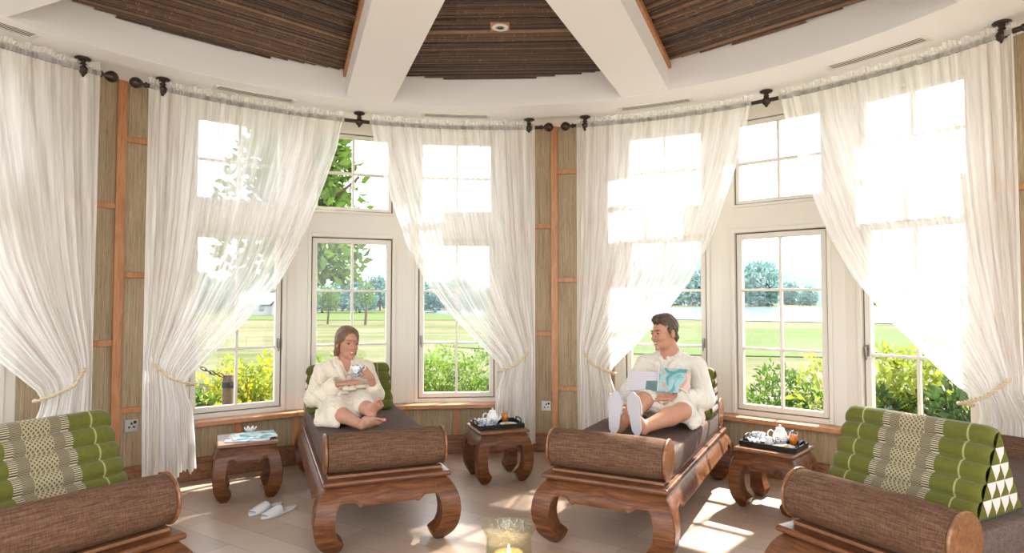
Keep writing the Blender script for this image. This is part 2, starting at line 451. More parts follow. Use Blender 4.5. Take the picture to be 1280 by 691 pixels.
# windows ------------------------------------------------------------
def window_mesh():
    fr = MB()
    for s in (-1, 1): fr.box(min(s * .343, s * .463), max(s * .343, s * .463), -.02, .13, .44, CEIL + .03)
    fr.box(-.343, .343, -.02, .13, .44, .475); fr.box(-.343, .343, -.02, .13, 1.89, 2.12); fr.box(-.343, .343, -.02, .13, 2.80, CEIL + .03)
    cs = MB()
    for s in (-1, 1): cs.box(min(s * .343, s * .372), max(s * .343, s * .372), -.034, -.019, .4415, 1.925)
    cs.box(-.343, .343, -.034, -.019, 1.893, 1.925); cs.box(-.36, .36, -.032, -.019, 2.095, 2.115)
    gk = MB()  # dark strips standing in for the shadow gap between frame and sash
    for z0, z1 in ((.4755, 1.8895), (2.1205, 2.7995)):
        for s in (-1, 1): gk.box(min(s * .332, s * .3425), max(s * .332, s * .3425), .012, .1, z0, z1)
        gk.box(-.332, .332, .012, .1, z1 - .011, z1); gk.box(-.332, .332, .012, .1, z0, z0 + .008)
    sash = []
    for z0, z1, rows in ((.482, 1.881, (.965, 1.43)), (2.126, 2.793, (2.455,))):
        m = MB(); w = .040 if len(rows) == 2 else .028
        for s in (-1, 1): m.box(min(s * (.334 - w), s * .334), max(s * (.334 - w), s * .334), 0, .055, z0, z1)
        m.box(-.334 + w, .334 - w, 0, .055, z0, z0 + w); m.box(-.334 + w, .334 - w, 0, .055, z1 - w, z1)
        m.box(-.010, .010, .008, .048, z0 + w, z1 - w)
        for r_ in rows:
            m.box(-.334 + w, -.010, .008, .048, r_ - .010, r_ + .010); m.box(.010, .334 - w, .008, .048, r_ - .010, r_ + .010)
        sash.append((m, z0 + w, z1 - w, .334 - w))
    return fr, cs, gk, sash
protos = {}
wn = 0
def make_window(side):
    w = sempty('window_proto')
    fr, cs, gk, sash = window_mesh()
    fr.build('window_frame', M['frame_paint'], w); cs.build('casing', M['frame_paint'], w, bevel=.004); gk.build('sash_shade', M['sash_shade'], w)
    for i, (m, z0, z1, hx) in enumerate(sash):
        s = m.build('casement_sash' if i == 0 else 'fanlight_sash', M['frame_paint'], w, bevel=.003)
        obj_from('glass_pane', [(-hx, .028, z0), (hx, .028, z0), (hx, .028, z1), (-hx, .028, z1)], [(0, 1, 2, 3)], M['glass'], s)
    if side:
        h = MB(); x = -side * .315
        h.box(x - .009, x + .009, -.012, 0, .955, 1.035); h.tube([(x, -.012, 1.02), (x, -.03, 1.02), (x, -.033, 1.0), (x + side * .004, -.03, .93)], [.007, .008, .007, .005], 8)
        h.build('window_handle', M['handle'], w, smooth=False)
    return w
for bi, b in enumerate(BAYS):
    for s in (-1, 0, 1):
        if s not in protos: w = protos[s] = make_window(s)
        else: w = copy_tree(protos[s])
        wn += 1; w.name = 'window_%d' % wn
        a = b + s * 2 * FH
        w.location = (*pol(a, 3.45), 0); w.rotation_euler = (0, 0, -R(a))
def poly_ring(mb, a0, a1, r0, r1, z0, z1, fac=None):
    """solid along facets (fac=list of facet centre angles) or arcs"""
    if fac:
        for a in fac:
            t = math.tan(R(FH)); O = Matrix.Translation((CX, CY, 0)) @ Matrix.Rotation(-R(a), 4, 'Z')
            V = []
            for z in (z0, z1): V += [(-r0 * t, r0, z), (r0 * t, r0, z), (r1 * t, r1, z), (-r1 * t, r1, z)]
            mb.add(V, [(0, 3, 2, 1), (4, 5, 6, 7), (0, 1, 5, 4), (1, 2, 6, 5), (2, 3, 7, 6), (3, 0, 4, 7)], O)
    else:
        n = max(2, int((a1 - a0) / 2.0)); 
        for i in range(n + 1):
            a = a0 + (a1 - a0) * i / n
            mb.V += [(*pol(a, r0), z0), (*pol(a, r1), z0), (*pol(a, r1), z1), (*pol(a, r0), z1)]
        b = len(mb.V) - 4 * (n + 1)
        for i in range(n):
            p, q = b + 4 * i, b + 4 * i + 4
            for k in range(4): mb.F.append([p + k, p + (k + 1) % 4, q + (k + 1) % 4, q + k])
        mb.F.append([b, b + 3, b + 2, b + 1]); e = b + 4 * n; mb.F.append([e, e + 1, e + 2, e + 3])
names = ['middle', 'right', 'far_right', 'far_left']
tn = 10
for bi, b in enumerate(BAYS):
    fac = [b - 2 * FH, b, b + 2 * FH]
    m = MB(); poly_ring(m, 0, 0, 3.375, 3.58, 0, .401, fac); struct(m.build('wall_' + names[bi], M['cloth_wall']))
    m = MB()
    for a in fac: 
        poly_ring(m, 0, 0, 3.295, 3.46, .403, .4395, [a])
    s = m.build('trim_%d' % tn, M['sill_wood'], bevel=.006); struct(s); tn += 1
    m = MB(); poly_ring(m, 0, 0, 3.345, 3.376, 0.001, .125, fac); poly_ring(m, 0, 0, 3.355, 3.376, .125, .165, fac)
    struct(m.build('baseboard_' + names[bi], M['base_wood'], bevel=.004))
    m = MB()
    for a in (b - 2 * FH, b - FH, b, b + FH, b + 2 * FH, b + BH - .9, b - BH + .9):
        rr = 3.37 if abs((a - b) / FH) % 2 < .1 else 3.37 / math.cos(R(FH)) if abs(abs(a - b) - FH) < .1 else 3.375 / math.cos(R(FH - .9)) - .004
        O = Matrix.Translation((CX, CY, 0)) @ Matrix.Rotation(-R(a), 4, 'Z'); m.box(-.026, .026, rr - .012, rr + .02, .165, .402, O)
    struct(m.build('trim_%d' % tn, M['oak'], bevel=.003)); tn += 1
sb = sorted(BAYS)
piers = [(sb[i] + BH, sb[i + 1] - BH) for i in range(3)]
pn = {0: 'pier_left', 1: 'pier_centre', 2: 'pier_right'}
for i, (a0, a1) in enumerate(piers):
    m = MB(); poly_ring(m, a0 - .3, a1 + .3, 3.455, 3.60, 0, CEIL + .02)
    nm = {0: 'left_pier', 1: 'centre_pier', 2: 'right_pier'}[i]
    struct(m.build('wall_' + nm, M['cloth_wall'], auto=30))
    m = MB(); poly_ring(m, a0, a1, 3.428, 3.456, .001, .125); poly_ring(m, a0, a1, 3.438, 3.456, .125, .165)
    struct(m.build('baseboard_' + nm, M['base_wood'], bevel=.004))
    if i < 3:
        c = [-50.0, 8.9, 70.8][i]
        t = sempty('trim_%d' % tn); tn += 1
        m = MB(); m.box(-.030, .030, 3.428, 3.456, .165, CEIL, Matrix.Translation((CX, CY, 0)) @ Matrix.Rotation(-R(c), 4, 'Z')); m.build('vertical_batten', M['oak'], t, bevel=.003)
        for z in (2.505, 1.53, .565):
            m = MB(); poly_ring(m, c + .5, a1, 3.434, 3.456, z - .02, z + .02); m.build('crosswise_batten', M['oak'], t, bevel=.003)
        for z in (2.015, 1.05):
            m = MB(); poly_ring(m, a0, c - .5, 3.434, 3.456, z - .02, z + .02); m.build('crosswise_batten', M['oak'], t, bevel=.003)

# wall sockets
def socket(a, z, label):
    s = thing('wall_socket', label, 'socket', (*pol(a, 3.4545), z), -R(a))
    MB().box(-.043, .043, -.008, 0, -.043, .043).build('face_plate', M['chrome'], s, bevel=.003)
    m = MB(); m.box(-.006, .006, -.0095, -.0078, .006, .022); m.box(-.021, -.009, -.0095, -.0078, -.018, -.006); m.box(.009, .021, -.0095, -.0078, -.018, -.006)
    m.build('socket_insert', M['black'], s)
    MB().box(.012, .03, -.0105, -.0078, .012, .03).build('rocker_switch', M['black'], s, bevel=.001)
socket(-48.2, .455, 'square chrome wall socket low beside the left wooden post')
socket(7.6, .405, 'square chrome wall socket on the middle pier beside the centre post')

# ceiling vents
def vent(a0, a1, r, label):
    v = thing('ceiling_vent', label, 'air vent', (0, 0, 0), 0)
    m = MB(); w = .052
    n = 12
    def strip(mb, r0, r1, z0, z1, b0=a0, b1=a1): poly_ring(mb, b0, b1, r0, r1, z0, z1)
    strip(m, r - w, r - w + .012, CEIL - .005, CEIL - .0005); strip(m, r + w - .012, r + w, CEIL - .005, CEIL - .0005)
    strip(m, r - w, r + w, CEIL - .010, CEIL - .0005, a0 - .45, a0); strip(m, r - w, r + w, CEIL - .010, CEIL - .0005, a1, a1 + .45)
    m.build('vent_frame', M['vent'], v)
    m = MB(); strip(m, r - w + .014, r + w - .014, CEIL - .003, CEIL - .0006); m.build('vent_backing', M['dark_slot'], v)
    for k in range(3):
        m = MB(); rc = r - w + .014 + (k + .5) * (2 * w - .028) / 3 + .004
        strip(m, rc - .0045, rc + .0045, CEIL - .005, CEIL - .0032); m.build('vent_slat', M['vent'], v)
vent(-40.8, -30.8, 3.10, 'slotted white ceiling vent above the curtain left of the seated woman')
vent(-11.0, -1.2, 3.09, 'slotted white ceiling vent above the curtain nearest the centre post')
vent(20.2, 30.4, 3.06, 'slotted white ceiling vent above the curtain behind the seated man')
vent(49.7, 60.5, 3.02, 'slotted white ceiling vent over the curtain at the right edge')
vent(-72, -61.8, 3.06, 'slotted white ceiling vent in the far left corner of the ceiling')

# curtain rods
RODR, RODZ = 3.18, 2.845
def rod(b, label):
    r = thing('curtain_rod', label, 'curtain rod')
    MB().tube([pol(b + t, RODR, RODZ) for t in np.linspace(-28, 28, 57)], .0155, 10).build('rod_bar', M['bronze'], r, smooth=True)
    for t in (-26.2, 0, 26.2):
        mt = Matrix.Translation(pol(b + t, RODR, 0))
        m = MB(); m.lathe([(0.040, CEIL - .0008), (.047, CEIL - .006), (.044, CEIL - .014), (.020, CEIL - .024), (.014, CEIL - .034), (.022, CEIL - .042), (.016, CEIL - .050), (.026, RODZ + .014), (.034, RODZ), (.028, RODZ - .022), (.012, RODZ - .038), (0.009, RODZ - .048), (0, RODZ - .053)], 20, mt)
        m.build('rod_bracket', M['bronze'], r, smooth=True)
    for s in (-1, 1):
        a = b + s * 28; d = Vector(pol(a + s, RODR, 0)) - Vector(pol(a, RODR, 0)); d.normalize()
        q = d.to_track_quat('Z', 'Y').to_matrix().to_4x4(); mt = Matrix.Translation(pol(a, RODR, RODZ)) @ q
        MB().lathe([(.014, 0), (.021, .004), (.021, .012), (.011, .018), (.011, .026), (.024, .036), (.036, .056), (.039, .072), (.032, .093), (.015, .108), (0, .112)], 20, mt).build('finial', M['bronze'], r, smooth=True)
rod(-20.8, 'curved dark bronze curtain rod above the windows behind the woman')
rod(40.3, 'curved dark bronze curtain rod above the windows behind the man')
rod(-82.0, 'dark bronze curtain rod end in the top left corner')

# curtains ------------------------------------------------------------
FZ = [0.10, .30, .55, .68, .74, .80, .95, 1.20, 1.50, 1.83, 2.30, 2.60, 2.90]
FA = [6.6, 6.4, 6.0, 5.2, 5.0, 5.6, 8.3, 12.7, 16.9, 19.9, 22.9, 24.6, 25.6]
def curtain(afix, s, seed, label, push=0.0, zb=.13):
    root = thing('sheer_curtain', label, 'curtain')
    rs = np.random.default_rng(seed)
    NU, NV = 420, 90
    u = np.linspace(0, 1, NU)
    npl = 21
    warp = u + .010 * np.sin(2 * PI * u * 5 + rs.uniform(0, 6)) + .006 * np.sin(2 * PI * u * 11 + rs.uniform(0, 6))
    amp_u = .65 + .35 * np.sin(2 * PI * u * 7.3 + rs.uniform(0, 6)) 
    amp_u *= np.clip(.5 + .7 * np.sin(2 * PI * u * 3.1 + rs.uniform(0, 6)), .35, 1.1)
    ph = 2 * PI * npl * warp
    z = np.concatenate([np.linspace(RODZ - .018, .98, 52), np.linspace(.96, .62, 18), np.linspace(.6, zb, 20)])
    P = np.zeros((len(z), NU, 3)); UV = np.zeros((len(z), NU, 2))
    arc = np.cumsum(np.abs(np.diff(z, prepend=z[0])))
    for i, zz in enumerate(z):
        # effective heights: hook side is tied higher than the free edge
        zt = .74 + .21 * (1 - u)
        k = np.clip((zz - zt) / (2.9 - zt), -1, 1)
        ze = np.where(k > 0, .74 + k * (2.9 - .74), .74 - (zt - zz) / (zt - zb + 1e-6) * (.74 - .10))
        off = np.interp(ze, FZ, FA)
        g = off / 25.6
        # strain: columns in the middle hang a little straighter high up
        ang = u * off + .25 * np.sin(PI * u) * (1 - g) * g * 3
        tight = np.exp(-((ze - .74) / .10) ** 2)
        a = afix + s * (ang - .5 * tight * (1 - u) * 0 + .35 * (1 - g) * 0)
        # pleats
        dep = .012 + .016 * (1 - g) + .012 * np.clip((2.9 - zz) / 2.0, 0, 1)
        dep = dep * (1 - .55 * tight)
        wob = np.sin(ph + .5 * np.sin(zz * 2.1 + u * 9) + (2.83 - zz) * .35 * math.sin(seed))
        w2 = .35 * np.sin(ph * 2.3 + 1.1 * zz + seed)
        rad = RODR - .006 + dep * amp_u * (wob + w2)
        # thickness of the gathered bundle
        rad = rad - .035 * np.sin(PI * u) * (1 - g)
        rad = rad + push * np.clip((.85 - zz) / .2, 0, 1)
        # small lateral sway of pleats
        a = a + s * (.30 / npl) * np.cos(ph) * 6 * g * .2
        # flare below
        fl = np.clip((.6 - zz) / .5, 0, 1); rad = rad - .03 * fl * np.sin(3.2 * PI * u + seed) 
        zz_ = zz + (0.02 * np.sin(u * 17 + seed) + .012 * np.sin(u * 41)) * np.clip((zb + .25 - zz) / .25, 0, 1)
        A = np.radians(a)
        P[i, :, 0] = CX + rad * np.sin(A); P[i, :, 1] = CY + rad * np.cos(A); P[i, :, 2] = zz_
        UV[i, :, 0] = u; UV[i, :, 1] = arc[i]
    n, m = len(z), NU
    idx = np.arange(n * m).reshape(n, m)
    F = np.stack([idx[:-1, :-1], idx[1:, :-1], idx[1:, 1:], idx[:-1, 1:]], -1).reshape(-1, 4)
    o = obj_from('curtain_panel', P.reshape(-1, 3), F, M['sheer'], root, True, UV.reshape(-1, 2))
    # gathered pocket and ruffle around the rod
    prof = [(-.020, -.020), (-.023, 0.0), (-.019, .018), (-.004, .024), (.004, .034), (.012, .060)]
    prof_b = [(.018, -.020), (.023, 0.0), (.019, .018), (.004, .024), (-.004, .036), (-.014, .056)]
    NU2 = 500; u = np.linspace(0, 1, NU2); m2 = MB()
    Vs = []; Fs = []; UVs = []
    for pr in (prof, prof_b):
        rows = []
        for j, (dr, dz) in enumerate(pr):
            f = max(0, (dz - .02) / .04)
            wv = np.sin(2 * PI * u * 62 + 2 * np.sin(u * 40)) * (.0022 + .008 * f) + np.sin(2 * PI * u * 23 + seed) * .006 * f
            rr = RODR + dr + wv; zz = RODZ + dz + f * (.010 * np.sin(u * 90 + seed) + .008 * np.sin(u * 33)); A = np.radians(afix + s * u * 25.6)
            rows.append(np.stack([CX + rr * np.sin(A), CY + rr * np.cos(A), zz], -1))
        b = len(Vs) * 0 + sum(len(v) for v in Vs)
        Pp = np.stack(rows); idx = np.arange(len(pr) * NU2).reshape(len(pr), NU2) + b
        Vs.append(Pp.reshape(-1, 3)); UVs.append(np.stack([np.tile(u, len(pr)), np.repeat(np.arange(len(pr)) * .02, NU2)], -1))
        Fs.append(np.stack([idx[:-1, :-1], idx[1:, :-1], idx[1:, 1:], idx[:-1, 1:]], -1).reshape(-1, 4))
    obj_from('rod_pocket', np.concatenate(Vs), np.concatenate(Fs), M['sheer_pocket'], root, True, np.concatenate(UVs))
    return root
curtain(-54.0, -1, 1, 'sheer white curtain in the far left corner, gathered to the right')
curtain(-48.6, 1, 2, 'sheer white curtain left of the woman, gathered beside the left wooden post')
curtain(6.3, -1, 3, 'sheer white curtain between the woman and the centre post, over the middle table')
curtain(12.8, 1, 4, 'sheer white curtain hanging behind the man, gathered beside the centre post')
curtain(67.6, -1, 5, 'sheer white curtain at the right edge above the green cushion', push=.165)

def tieback(afix, s, label):
    t = thing('curtain_tieback', label, 'tieback')
    pts = []
    N = 90
    for i in range(N):
        k = i / (N - 1)
        a = afix + s * float(np.interp(k, [0, .12, .5, .78, .9, 1], [1.5, 1.0, 2.6, 5.0, 5.9, 5.2])); r_ = float(np.interp(k, [0, .06, .16, .4, .7, .86, .94, 1], [3.36, 3.25, 3.135, 3.09, 3.088, 3.12, 3.18, 3.24]))
        zz = .955 - .225 * k - .03 * math.sin(PI * k)
        pts.append(Vector(pol(a, r_, zz)))
    for ph in (0, PI):
        q = []
        for i, p in enumerate(pts):
            d = (pts[min(i + 1, N - 1)] - pts[max(0, i - 1)]).normalized(); a_ = Vector((0, 0, 1)); a_ = (a_ - d * a_.dot(d)).normalized(); b_ = d.cross(a_)
            th = i * .75 + ph; q.append(p + (a_ * math.cos(th) + b_ * math.sin(th)) * .0058)
        MB().tube(q, .0062, 8).build('rope_strand', M['gold_rope'], t, smooth=True)
    p0 = pts[0]
    hk = MB(); o = Vector(pol(afix + s * 1.5, 3.452, .955)); hk.tube([o, p0 + Vector((0, 0, 0.012)), p0 + Vector((0, 0, -.012))], .006, 8); hk.build('wall_hook', M['bronze'], t, smooth=True)
tieback(-54.0, -1, 'twisted cream rope tieback around the far left curtain')
tieback(-48.6, 1, 'twisted cream rope tieback around the curtain left of the woman')
tieback(6.3, -1, 'twisted cream rope tieback around the curtain behind the middle table')
tieback(12.8, 1, 'twisted cream rope tieback around the curtain behind the man')
tieback(67.6, -1, 'twisted cream rope tieback around the curtain at the right edge')
# ================================================================== FURNITURE
LEG_PROF = [  # height fraction, outer offset, inner extent (metres at daybed size)
    (0.0, -.026, -.070), (.035, -.012, -.088), (.085, .008, -.098), (.15, .026, -.105), (.19, .034, -.092), (.25, .043, -.072), (.35, .051, -.060), (.47, .055, -.056), (.60, .050, -.062), (.70, .040, -.078), (.80, .022, -.085), (.89, -.004, -.085), (.90, -.010, -.085)]
def lerp_prof(h, k):
    hs = [p[0] for p in LEG_PROF]; return float(np.interp(h, hs, [p[k] for p in LEG_PROF]))
def opium_base(root, W, L, H, bo=1.0, wl=1.0, mat=None, top=None, slab=.030, ogee=1.0):
    """x in +-W/2, y in 0..L, top of frame at H; curved feet, scalloped aprons"""
    mat = mat or M['teak']; top = top or M['teak']
    hs = np.linspace(0, .90, 26)
    for sx in (-1, 1):
        for sy in (0, 1):
            X = sx * W / 2; Y = L if sy else 0; dy = 1 if sy else -1
            V = []; F = []
            for h in hs:
                o = lerp_prof(h, 1) * bo; i_ = lerp_prof(h, 2) * wl; z = h * H + .0005
                xo, xi = X + sx * o, X + sx * i_; yo, yi = Y + dy * o, Y + dy * i_
                c = .006
                q = [(xo - sx * c, yo), (xo, yo - dy * c), (xo, yi), (xi, yi), (xi, yo)]
                V += [(a, b, z) for a, b in q]
            n = 5
            for k in range(len(hs) - 1):
                for j in range(n): F.append((k * n + j, k * n + (j + 1) % n, (k + 1) * n + (j + 1) % n, (k + 1) * n + j))
            F.append(tuple(range(n))); F.append(tuple(range((len(hs) - 1) * n, len(hs) * n)))
            m = MB(); m.add(V, F); m.build('leg', mat, root, auto=40, bevel=.0)
    # aprons
    def apron(P, length):
        # P(s, offset, z) -> point, s along the side from 0..length between corners
        NS = 60; NZ = 10; rows_f = []; rows_b = []
        s0 = .058 * wl; 
        for i in range(NS + 1):
            t = i / NS; s = s0 + (length - 2 * s0) * t
            e = min(s - s0, length - s0 - s)       # distance from leg
            # bottom edge: arch from the leg, ogee drop, then straight
            k = .135 * ogee
            if e < .04 * ogee: zb = .60 + .12 * math.sin(min(1, e / (.04 * ogee)) * PI / 2)
            elif e < .085 * ogee: zb = .72
            elif e < k: zb = .72 - .075 * (.5 - .5 * math.cos(PI * (e - .085 * ogee) / (k - .085 * ogee)))
            elif e < k + .02: zb = .645 + .018 * math.sin(PI / 2 * (e - k) / .02)
            else: zb = .663
            f = []; b = []
            for j in range(NZ + 1):
                h = .90 + (zb - .90) * j / NZ
                o = lerp_prof(h, 1) * bo - .0015
                f.append(P(s, o + (.003 if j == NZ - 1 else 0), h * H)); b.append(P(s, o - .026, h * H))
            rows_f.append(f); rows_b.append(b)
        V = []; F = []; m_ = NZ + 1
        for r_ in rows_f + rows_b: V += r_
        off = (NS + 1) * m_
        for i in range(NS):
            for j in range(NZ):
                a = i * m_ + j; F.append((a, a + 1, a + m_ + 1, a + m_)); a += off; F.append((a, a + m_, a + m_ + 1, a + 1))
            a = i * m_ + NZ; F.append((a, a + off, a + m_ + off, a + m_)); a = i * m_; F.append((a, a + m_, a + m_ + off, a + off))
        m = MB(); m.add(V, F); m.build('apron', mat, root, auto=35)
    apron(lambda s, o, z: (-W / 2 + s, -o, z), W); apron(lambda s, o, z: (W / 2 - s, L + o, z), W)
    apron(lambda s, o, z: (-W / 2 - o, L - s, z), L); apron(lambda s, o, z: (W / 2 + o, s, z), L)
    # waist + top slab
    m = MB()
    def rect(o): return [(-W / 2 - o, -o), (W / 2 + o, -o), (W / 2 + o, L + o), (-W / 2 - o, L + o)]
    def skin(levels):
        V = []; F = []
        for o, z in levels: V += [(x, y, z) for x, y in rect(o)]
        for k in range(len(levels) - 1):
            for j in range(4): F.append((k * 4 + j, k * 4 + (j + 1) % 4, (k + 1) * 4 + (j + 1) % 4, (k + 1) * 4 + j))
        F.append((3, 2, 1, 0)); e = (len(levels) - 1) * 4; F.append((e, e + 1, e + 2, e + 3)); return V, F
    z1 = .90 * H
    m.add(*skin([(-.010 * bo, z1 - .004), (-.010 * bo, z1), (-.018 * bo, z1 + .003), (-.018 * bo, H - slab - .003), (-.004, H - slab)]))
    m.build('waist', mat, root, bevel=.002)
    m = MB(); m.add(*skin([(-.004, H - slab), (.006, H - slab + .004), (.009, H - slab / 2), (.006, H - .004), (0, H)]))
    m.build('top_rail', top, root, bevel=.003)

def rounded_box(x0, x1, y0, y1, z0, z1, r, puff=.0, nx=24, ny=40):
    """soft slab: superellipse edge"""
    m = MB(); V = []; F = []
    nz = 10; rows = []
    per = []
    # perimeter loop with rounded corners
    cr = r * 1.2
    for cx_, cy_, a0 in ((x1 - cr, y1 - cr, 0), (x0 + cr, y1 - cr, 90), (x0 + cr, y0 + cr, 180), (x1 - cr, y0 + cr, 270)):
        for k in range(6): a = R(a0 + 18 * k); per.append((cx_, cy_, math.cos(a), math.sin(a)))
    n = len(per)
    for k in range(nz + 1):
        t = -90 + 180 * k / nz; a = R(t); z = (z0 + z1) / 2 + (z1 - z0) / 2 * math.copysign(abs(math.sin(a)) ** .55, math.sin(a)); ins = r * (1 - abs(math.cos(a)) ** .55)
        for cx_, cy_, c, s in per: V.append((cx_ + c * (cr - ins), cy_ + s * (cr - ins), z))
    for k in range(nz):
        for j in range(n): F.append((k * n + j, k * n + (j + 1) % n, (k + 1) * n + (j + 1) % n, (k + 1) * n + j))
    F.append(tuple(reversed(range(n))))
    e = nz * n; b = len(V)
    V.append(((x0 + x1) / 2, (y0 + y1) / 2, z1 + puff))
    for j in range(n): F.append((e + j, e + (j + 1) % n, b))
    m.add(V, F); return m

BED_H, BED_W, BED_L, MAT_TOP = .385, .69, 1.79, .528
def bolster(root, y):
    b = MB(); N = 30; prof = []
    r0 = .108; hw = .318; z = .402 + r0
    for k in range(21): 
        t = -1 + 2 * k / 20; rr = r0 * (1 - .05 * abs(t) ** 6); prof.append((rr, t * hw))
    mt = Matrix.Translation((0, y, z)) @ Matrix.Rotation(R(90), 4, 'Y')
    b.lathe(prof, 36, mt); o = b.build('bolster', M['linen'], root, auto=50)
    for s in (-1, 1):
        d = MB(); mt2 = Matrix.Translation((s * (hw + .002), y, z)) @ Matrix.Rotation(R(90 * s), 4, 'Y')
        d.lathe([(.100, 0), (.109, .003), (.111, .009), (.107, .015), (.06, .019), (0, .020)], 36, mt2); d.build('end_disc', M['teak_top'], o, auto=40)
def daybed(loc, rz, label):
    t = thing('daybed', label, 'daybed', (*loc, 0), rz, 'carved opium style daybeds')
    opium_base(t, BED_W, BED_L, BED_H)
    m = MB(); m.box(-.318, .318, .06, BED_L - .06, BED_H + .0005, .401); m.build('bed_platform', M['base_wood'], t, bevel=.003)
    rounded_box(-.334, .334, .205, BED_L - .205, .4015, MAT_TOP, .022, .0).build('mattress', M['linen_bed'], t, auto=50)
    bolster(t, .112); bolster(t, BED_L - .112)
    return t
def front_mid(FL, deg): a = R(deg); return (FL[0] + .345 * math.cos(a), FL[1] + .345 * math.sin(a))
D1o, D1r = front_mid((-.994, 3.328), 22), R(22)
D2o, D2r = front_mid((.176, 3.534), -28), R(-28)
D3o, D3r = front_mid((1.148, 2.729), -62), R(-62)
D0o, D0r = (-1.365 - .345 * math.cos(R(55)), 2.636 - .345 * math.sin(R(55))), R(55)
bed1 = daybed(D1o, D1r, 'carved wooden daybed with dark mattress on which the woman sits')
for o_, r_, lb in ((D2o, D2r, 'carved wooden daybed with grey mattress on which the man sits'),
                   (D3o, D3r, 'carved wooden daybed at the right edge holding a green cushion'),
                   (D0o, D0r, 'carved wooden daybed at the left edge holding a green cushion')):
    c = copy_tree(bed1); c.location = (*o_, 0); c.rotation_euler = (0, 0, r_); c['label'] = lb
# side tables
def side_table(loc, deg, label, H=.385):
    t = thing('side_table', label, 'side table', (*loc, 0), R(deg), 'carved wooden side tables')
    inner = bpy.data.objects.new('table_base', None)
    bpy.data.objects.remove(inner)
    W = .372
    opium_base(t, W, W, H, bo=.62, wl=.80, slab=.024, ogee=.52, top=M['teak_top'])
    return t
def tb(c, deg, W=.372):       # front-middle origin from the table centre
    a = R(deg); return (c[0] + math.sin(a) * W / 2, c[1] - math.cos(a) * W / 2)
T1c, T1a = (-1.86, 4.42), 26
T2c, T2a = (-.115, 4.83), 19.5
T3c, T3a = (1.73, 4.165), -43
t1 = side_table(tb(T1c, T1a), T1a, 'carved wooden side table left of the woman, holding magazines')
for cc, aa, lb in ((T2c, T2a, 'carved wooden side table between the two occupied daybeds, holding a tray'), (T3c, T3a, 'carved wooden side table right of the man, holding a tea tray')):
    c = copy_tree(t1); c.location = (*tb(cc, aa), 0); c.rotation_euler = (0, 0, R(aa)); c['label'] = lb
TH = .385
def on(c, deg, x, y, z=TH):      # point on a table, x right, y back, from the centre
    a = R(deg); return (c[0] + x * math.cos(a) - y * math.sin(a), c[1] + x * math.sin(a) + y * math.cos(a), z)

# triangular cushions ------------------------------------------------
def tri_cushion(loc, rz, label, W=.60, base=.34, ht=.335, apex=.18):
    t = thing('triangular_cushion', label, 'cushion', loc, rz)
    NR = 5; NS = 9
    # outline pieces: front with rolls, back, base
    pts = []; vv = []
    def edge(p, q, rolls, bul, v0, v1):
        n = rolls * NS
        d = Vector((q[0] - p[0], q[1] - p[1])); L_ = d.length; nr = Vector((-d.y, d.x)).normalized()
        for i in range(n):
            tt = i / n; k = (tt * rolls) % 1
            b = bul * (math.sin(PI * k) ** .55 if k > 0 else 0)
            pts.append((p[0] + d.x * tt + nr.x * b, p[1] + d.y * tt + nr.y * b)); vv.append(v0 + (v1 - v0) * tt)
    A, B, C = (0, 0), (apex, ht), (base, 0)
    edge(A, B, NR, .026, 0, NR); edge(B, C, NR, .016, NR, 0); edge(C, A, 1, 0, 0, 0)
    n = len(pts); NX = 60; V = []; UV = []; F = []
    for i in range(NX + 1):
        x = -W / 2 + W * i / NX
        e = min(i, NX - i) / 5.0; sq = 1 if e >= 1 else .90 + .10 * math.sqrt(1 - (1 - e) ** 2)
        cx_, cz_ = (A[0] + B[0] + C[0]) / 3, (A[1] + B[1] + C[1]) / 3
        for (y, z), v in zip(pts, vv):
            V.append((x, cx_ + (y - cx_) * sq, max(0.002, cz_ + (z - cz_) * sq + (.0 if z > .01 else 0)) if z > .01 else .002)); UV.append((i / NX, v))
    for i in range(NX):
        for j in range(n): a = i * n + j; b = i * n + (j + 1) % n; F.append((a, a + n, b + n, b))
    obj_from('cushion_cover', V, F, M['cushion'], t, True, UV)
    # end faces: triangles in rows
    for s in (-1, 1):
        mg, mp = MB(), MB(); k = .90
        def P(a, b): # a,b barycentric: a along base (0..1), b up
            cx_, cz_ = (A[0] + B[0] + C[0]) / 3, (A[1] + B[1] + C[1]) / 3
            y = A[0] + (C[0] - A[0]) * a + (B[0] - A[0]) * b; z = (B[1]) * b
            return Vector((s * (W / 2 + .002), cx_ + (y - cx_) * .93, max(.003, cz_ + (z - cz_) * .93)))
        for r_ in range(NR):
            for c_ in range(NR - r_):
                a, b = c_ / NR, r_ / NR; q = 1 / NR
                def tri(m, p):
                    c0 = (p[0] + p[1] + p[2]) / 3 + Vector((s * .013, 0, 0)); m.add([*p, c0], [(0, 1, 3), (1, 2, 3), (2, 0, 3)])
                tri(mg, [P(a, b), P(a + q, b), P(a, b + q)])
                if c_ < NR - r_ - 1: tri(mp, [P(a + q, b), P(a + q, b + q), P(a, b + q)])
        mg.build('green_gusset', M['cushion_green'], t, auto=60); mp.build('pink_gusset', M['cushion_pink'], t, auto=60)
    return t
def bed_pt(o, r, x, y, z): return (o[0] + x * math.cos(r) - y * math.sin(r), o[1] + x * math.sin(r) + y * math.cos(r), z)
tri_cushion(bed_pt(D3o, D3r, -.03, .31, MAT_TOP + .001), D3r, 'green woven triangular cushion with pink side triangles on the right daybed')
tri_cushion(bed_pt(D0o, D0r, -.03, .278, MAT_TOP + .001), D0r + R(8), 'green woven triangular cushion on the left daybed, patterned band down its middle')
tri_cushion(bed_pt(D1o, D1r, -.03, 1.285, MAT_TOP + .001), D1r, 'green triangular cushion behind the back of the seated woman', base=.27, apex=.20)
tri_cushion(bed_pt(D2o, D2r, .03, 1.270, MAT_TOP + .001), D2r, 'green triangular cushion behind the back of the seated man', base=.282, apex=.20)

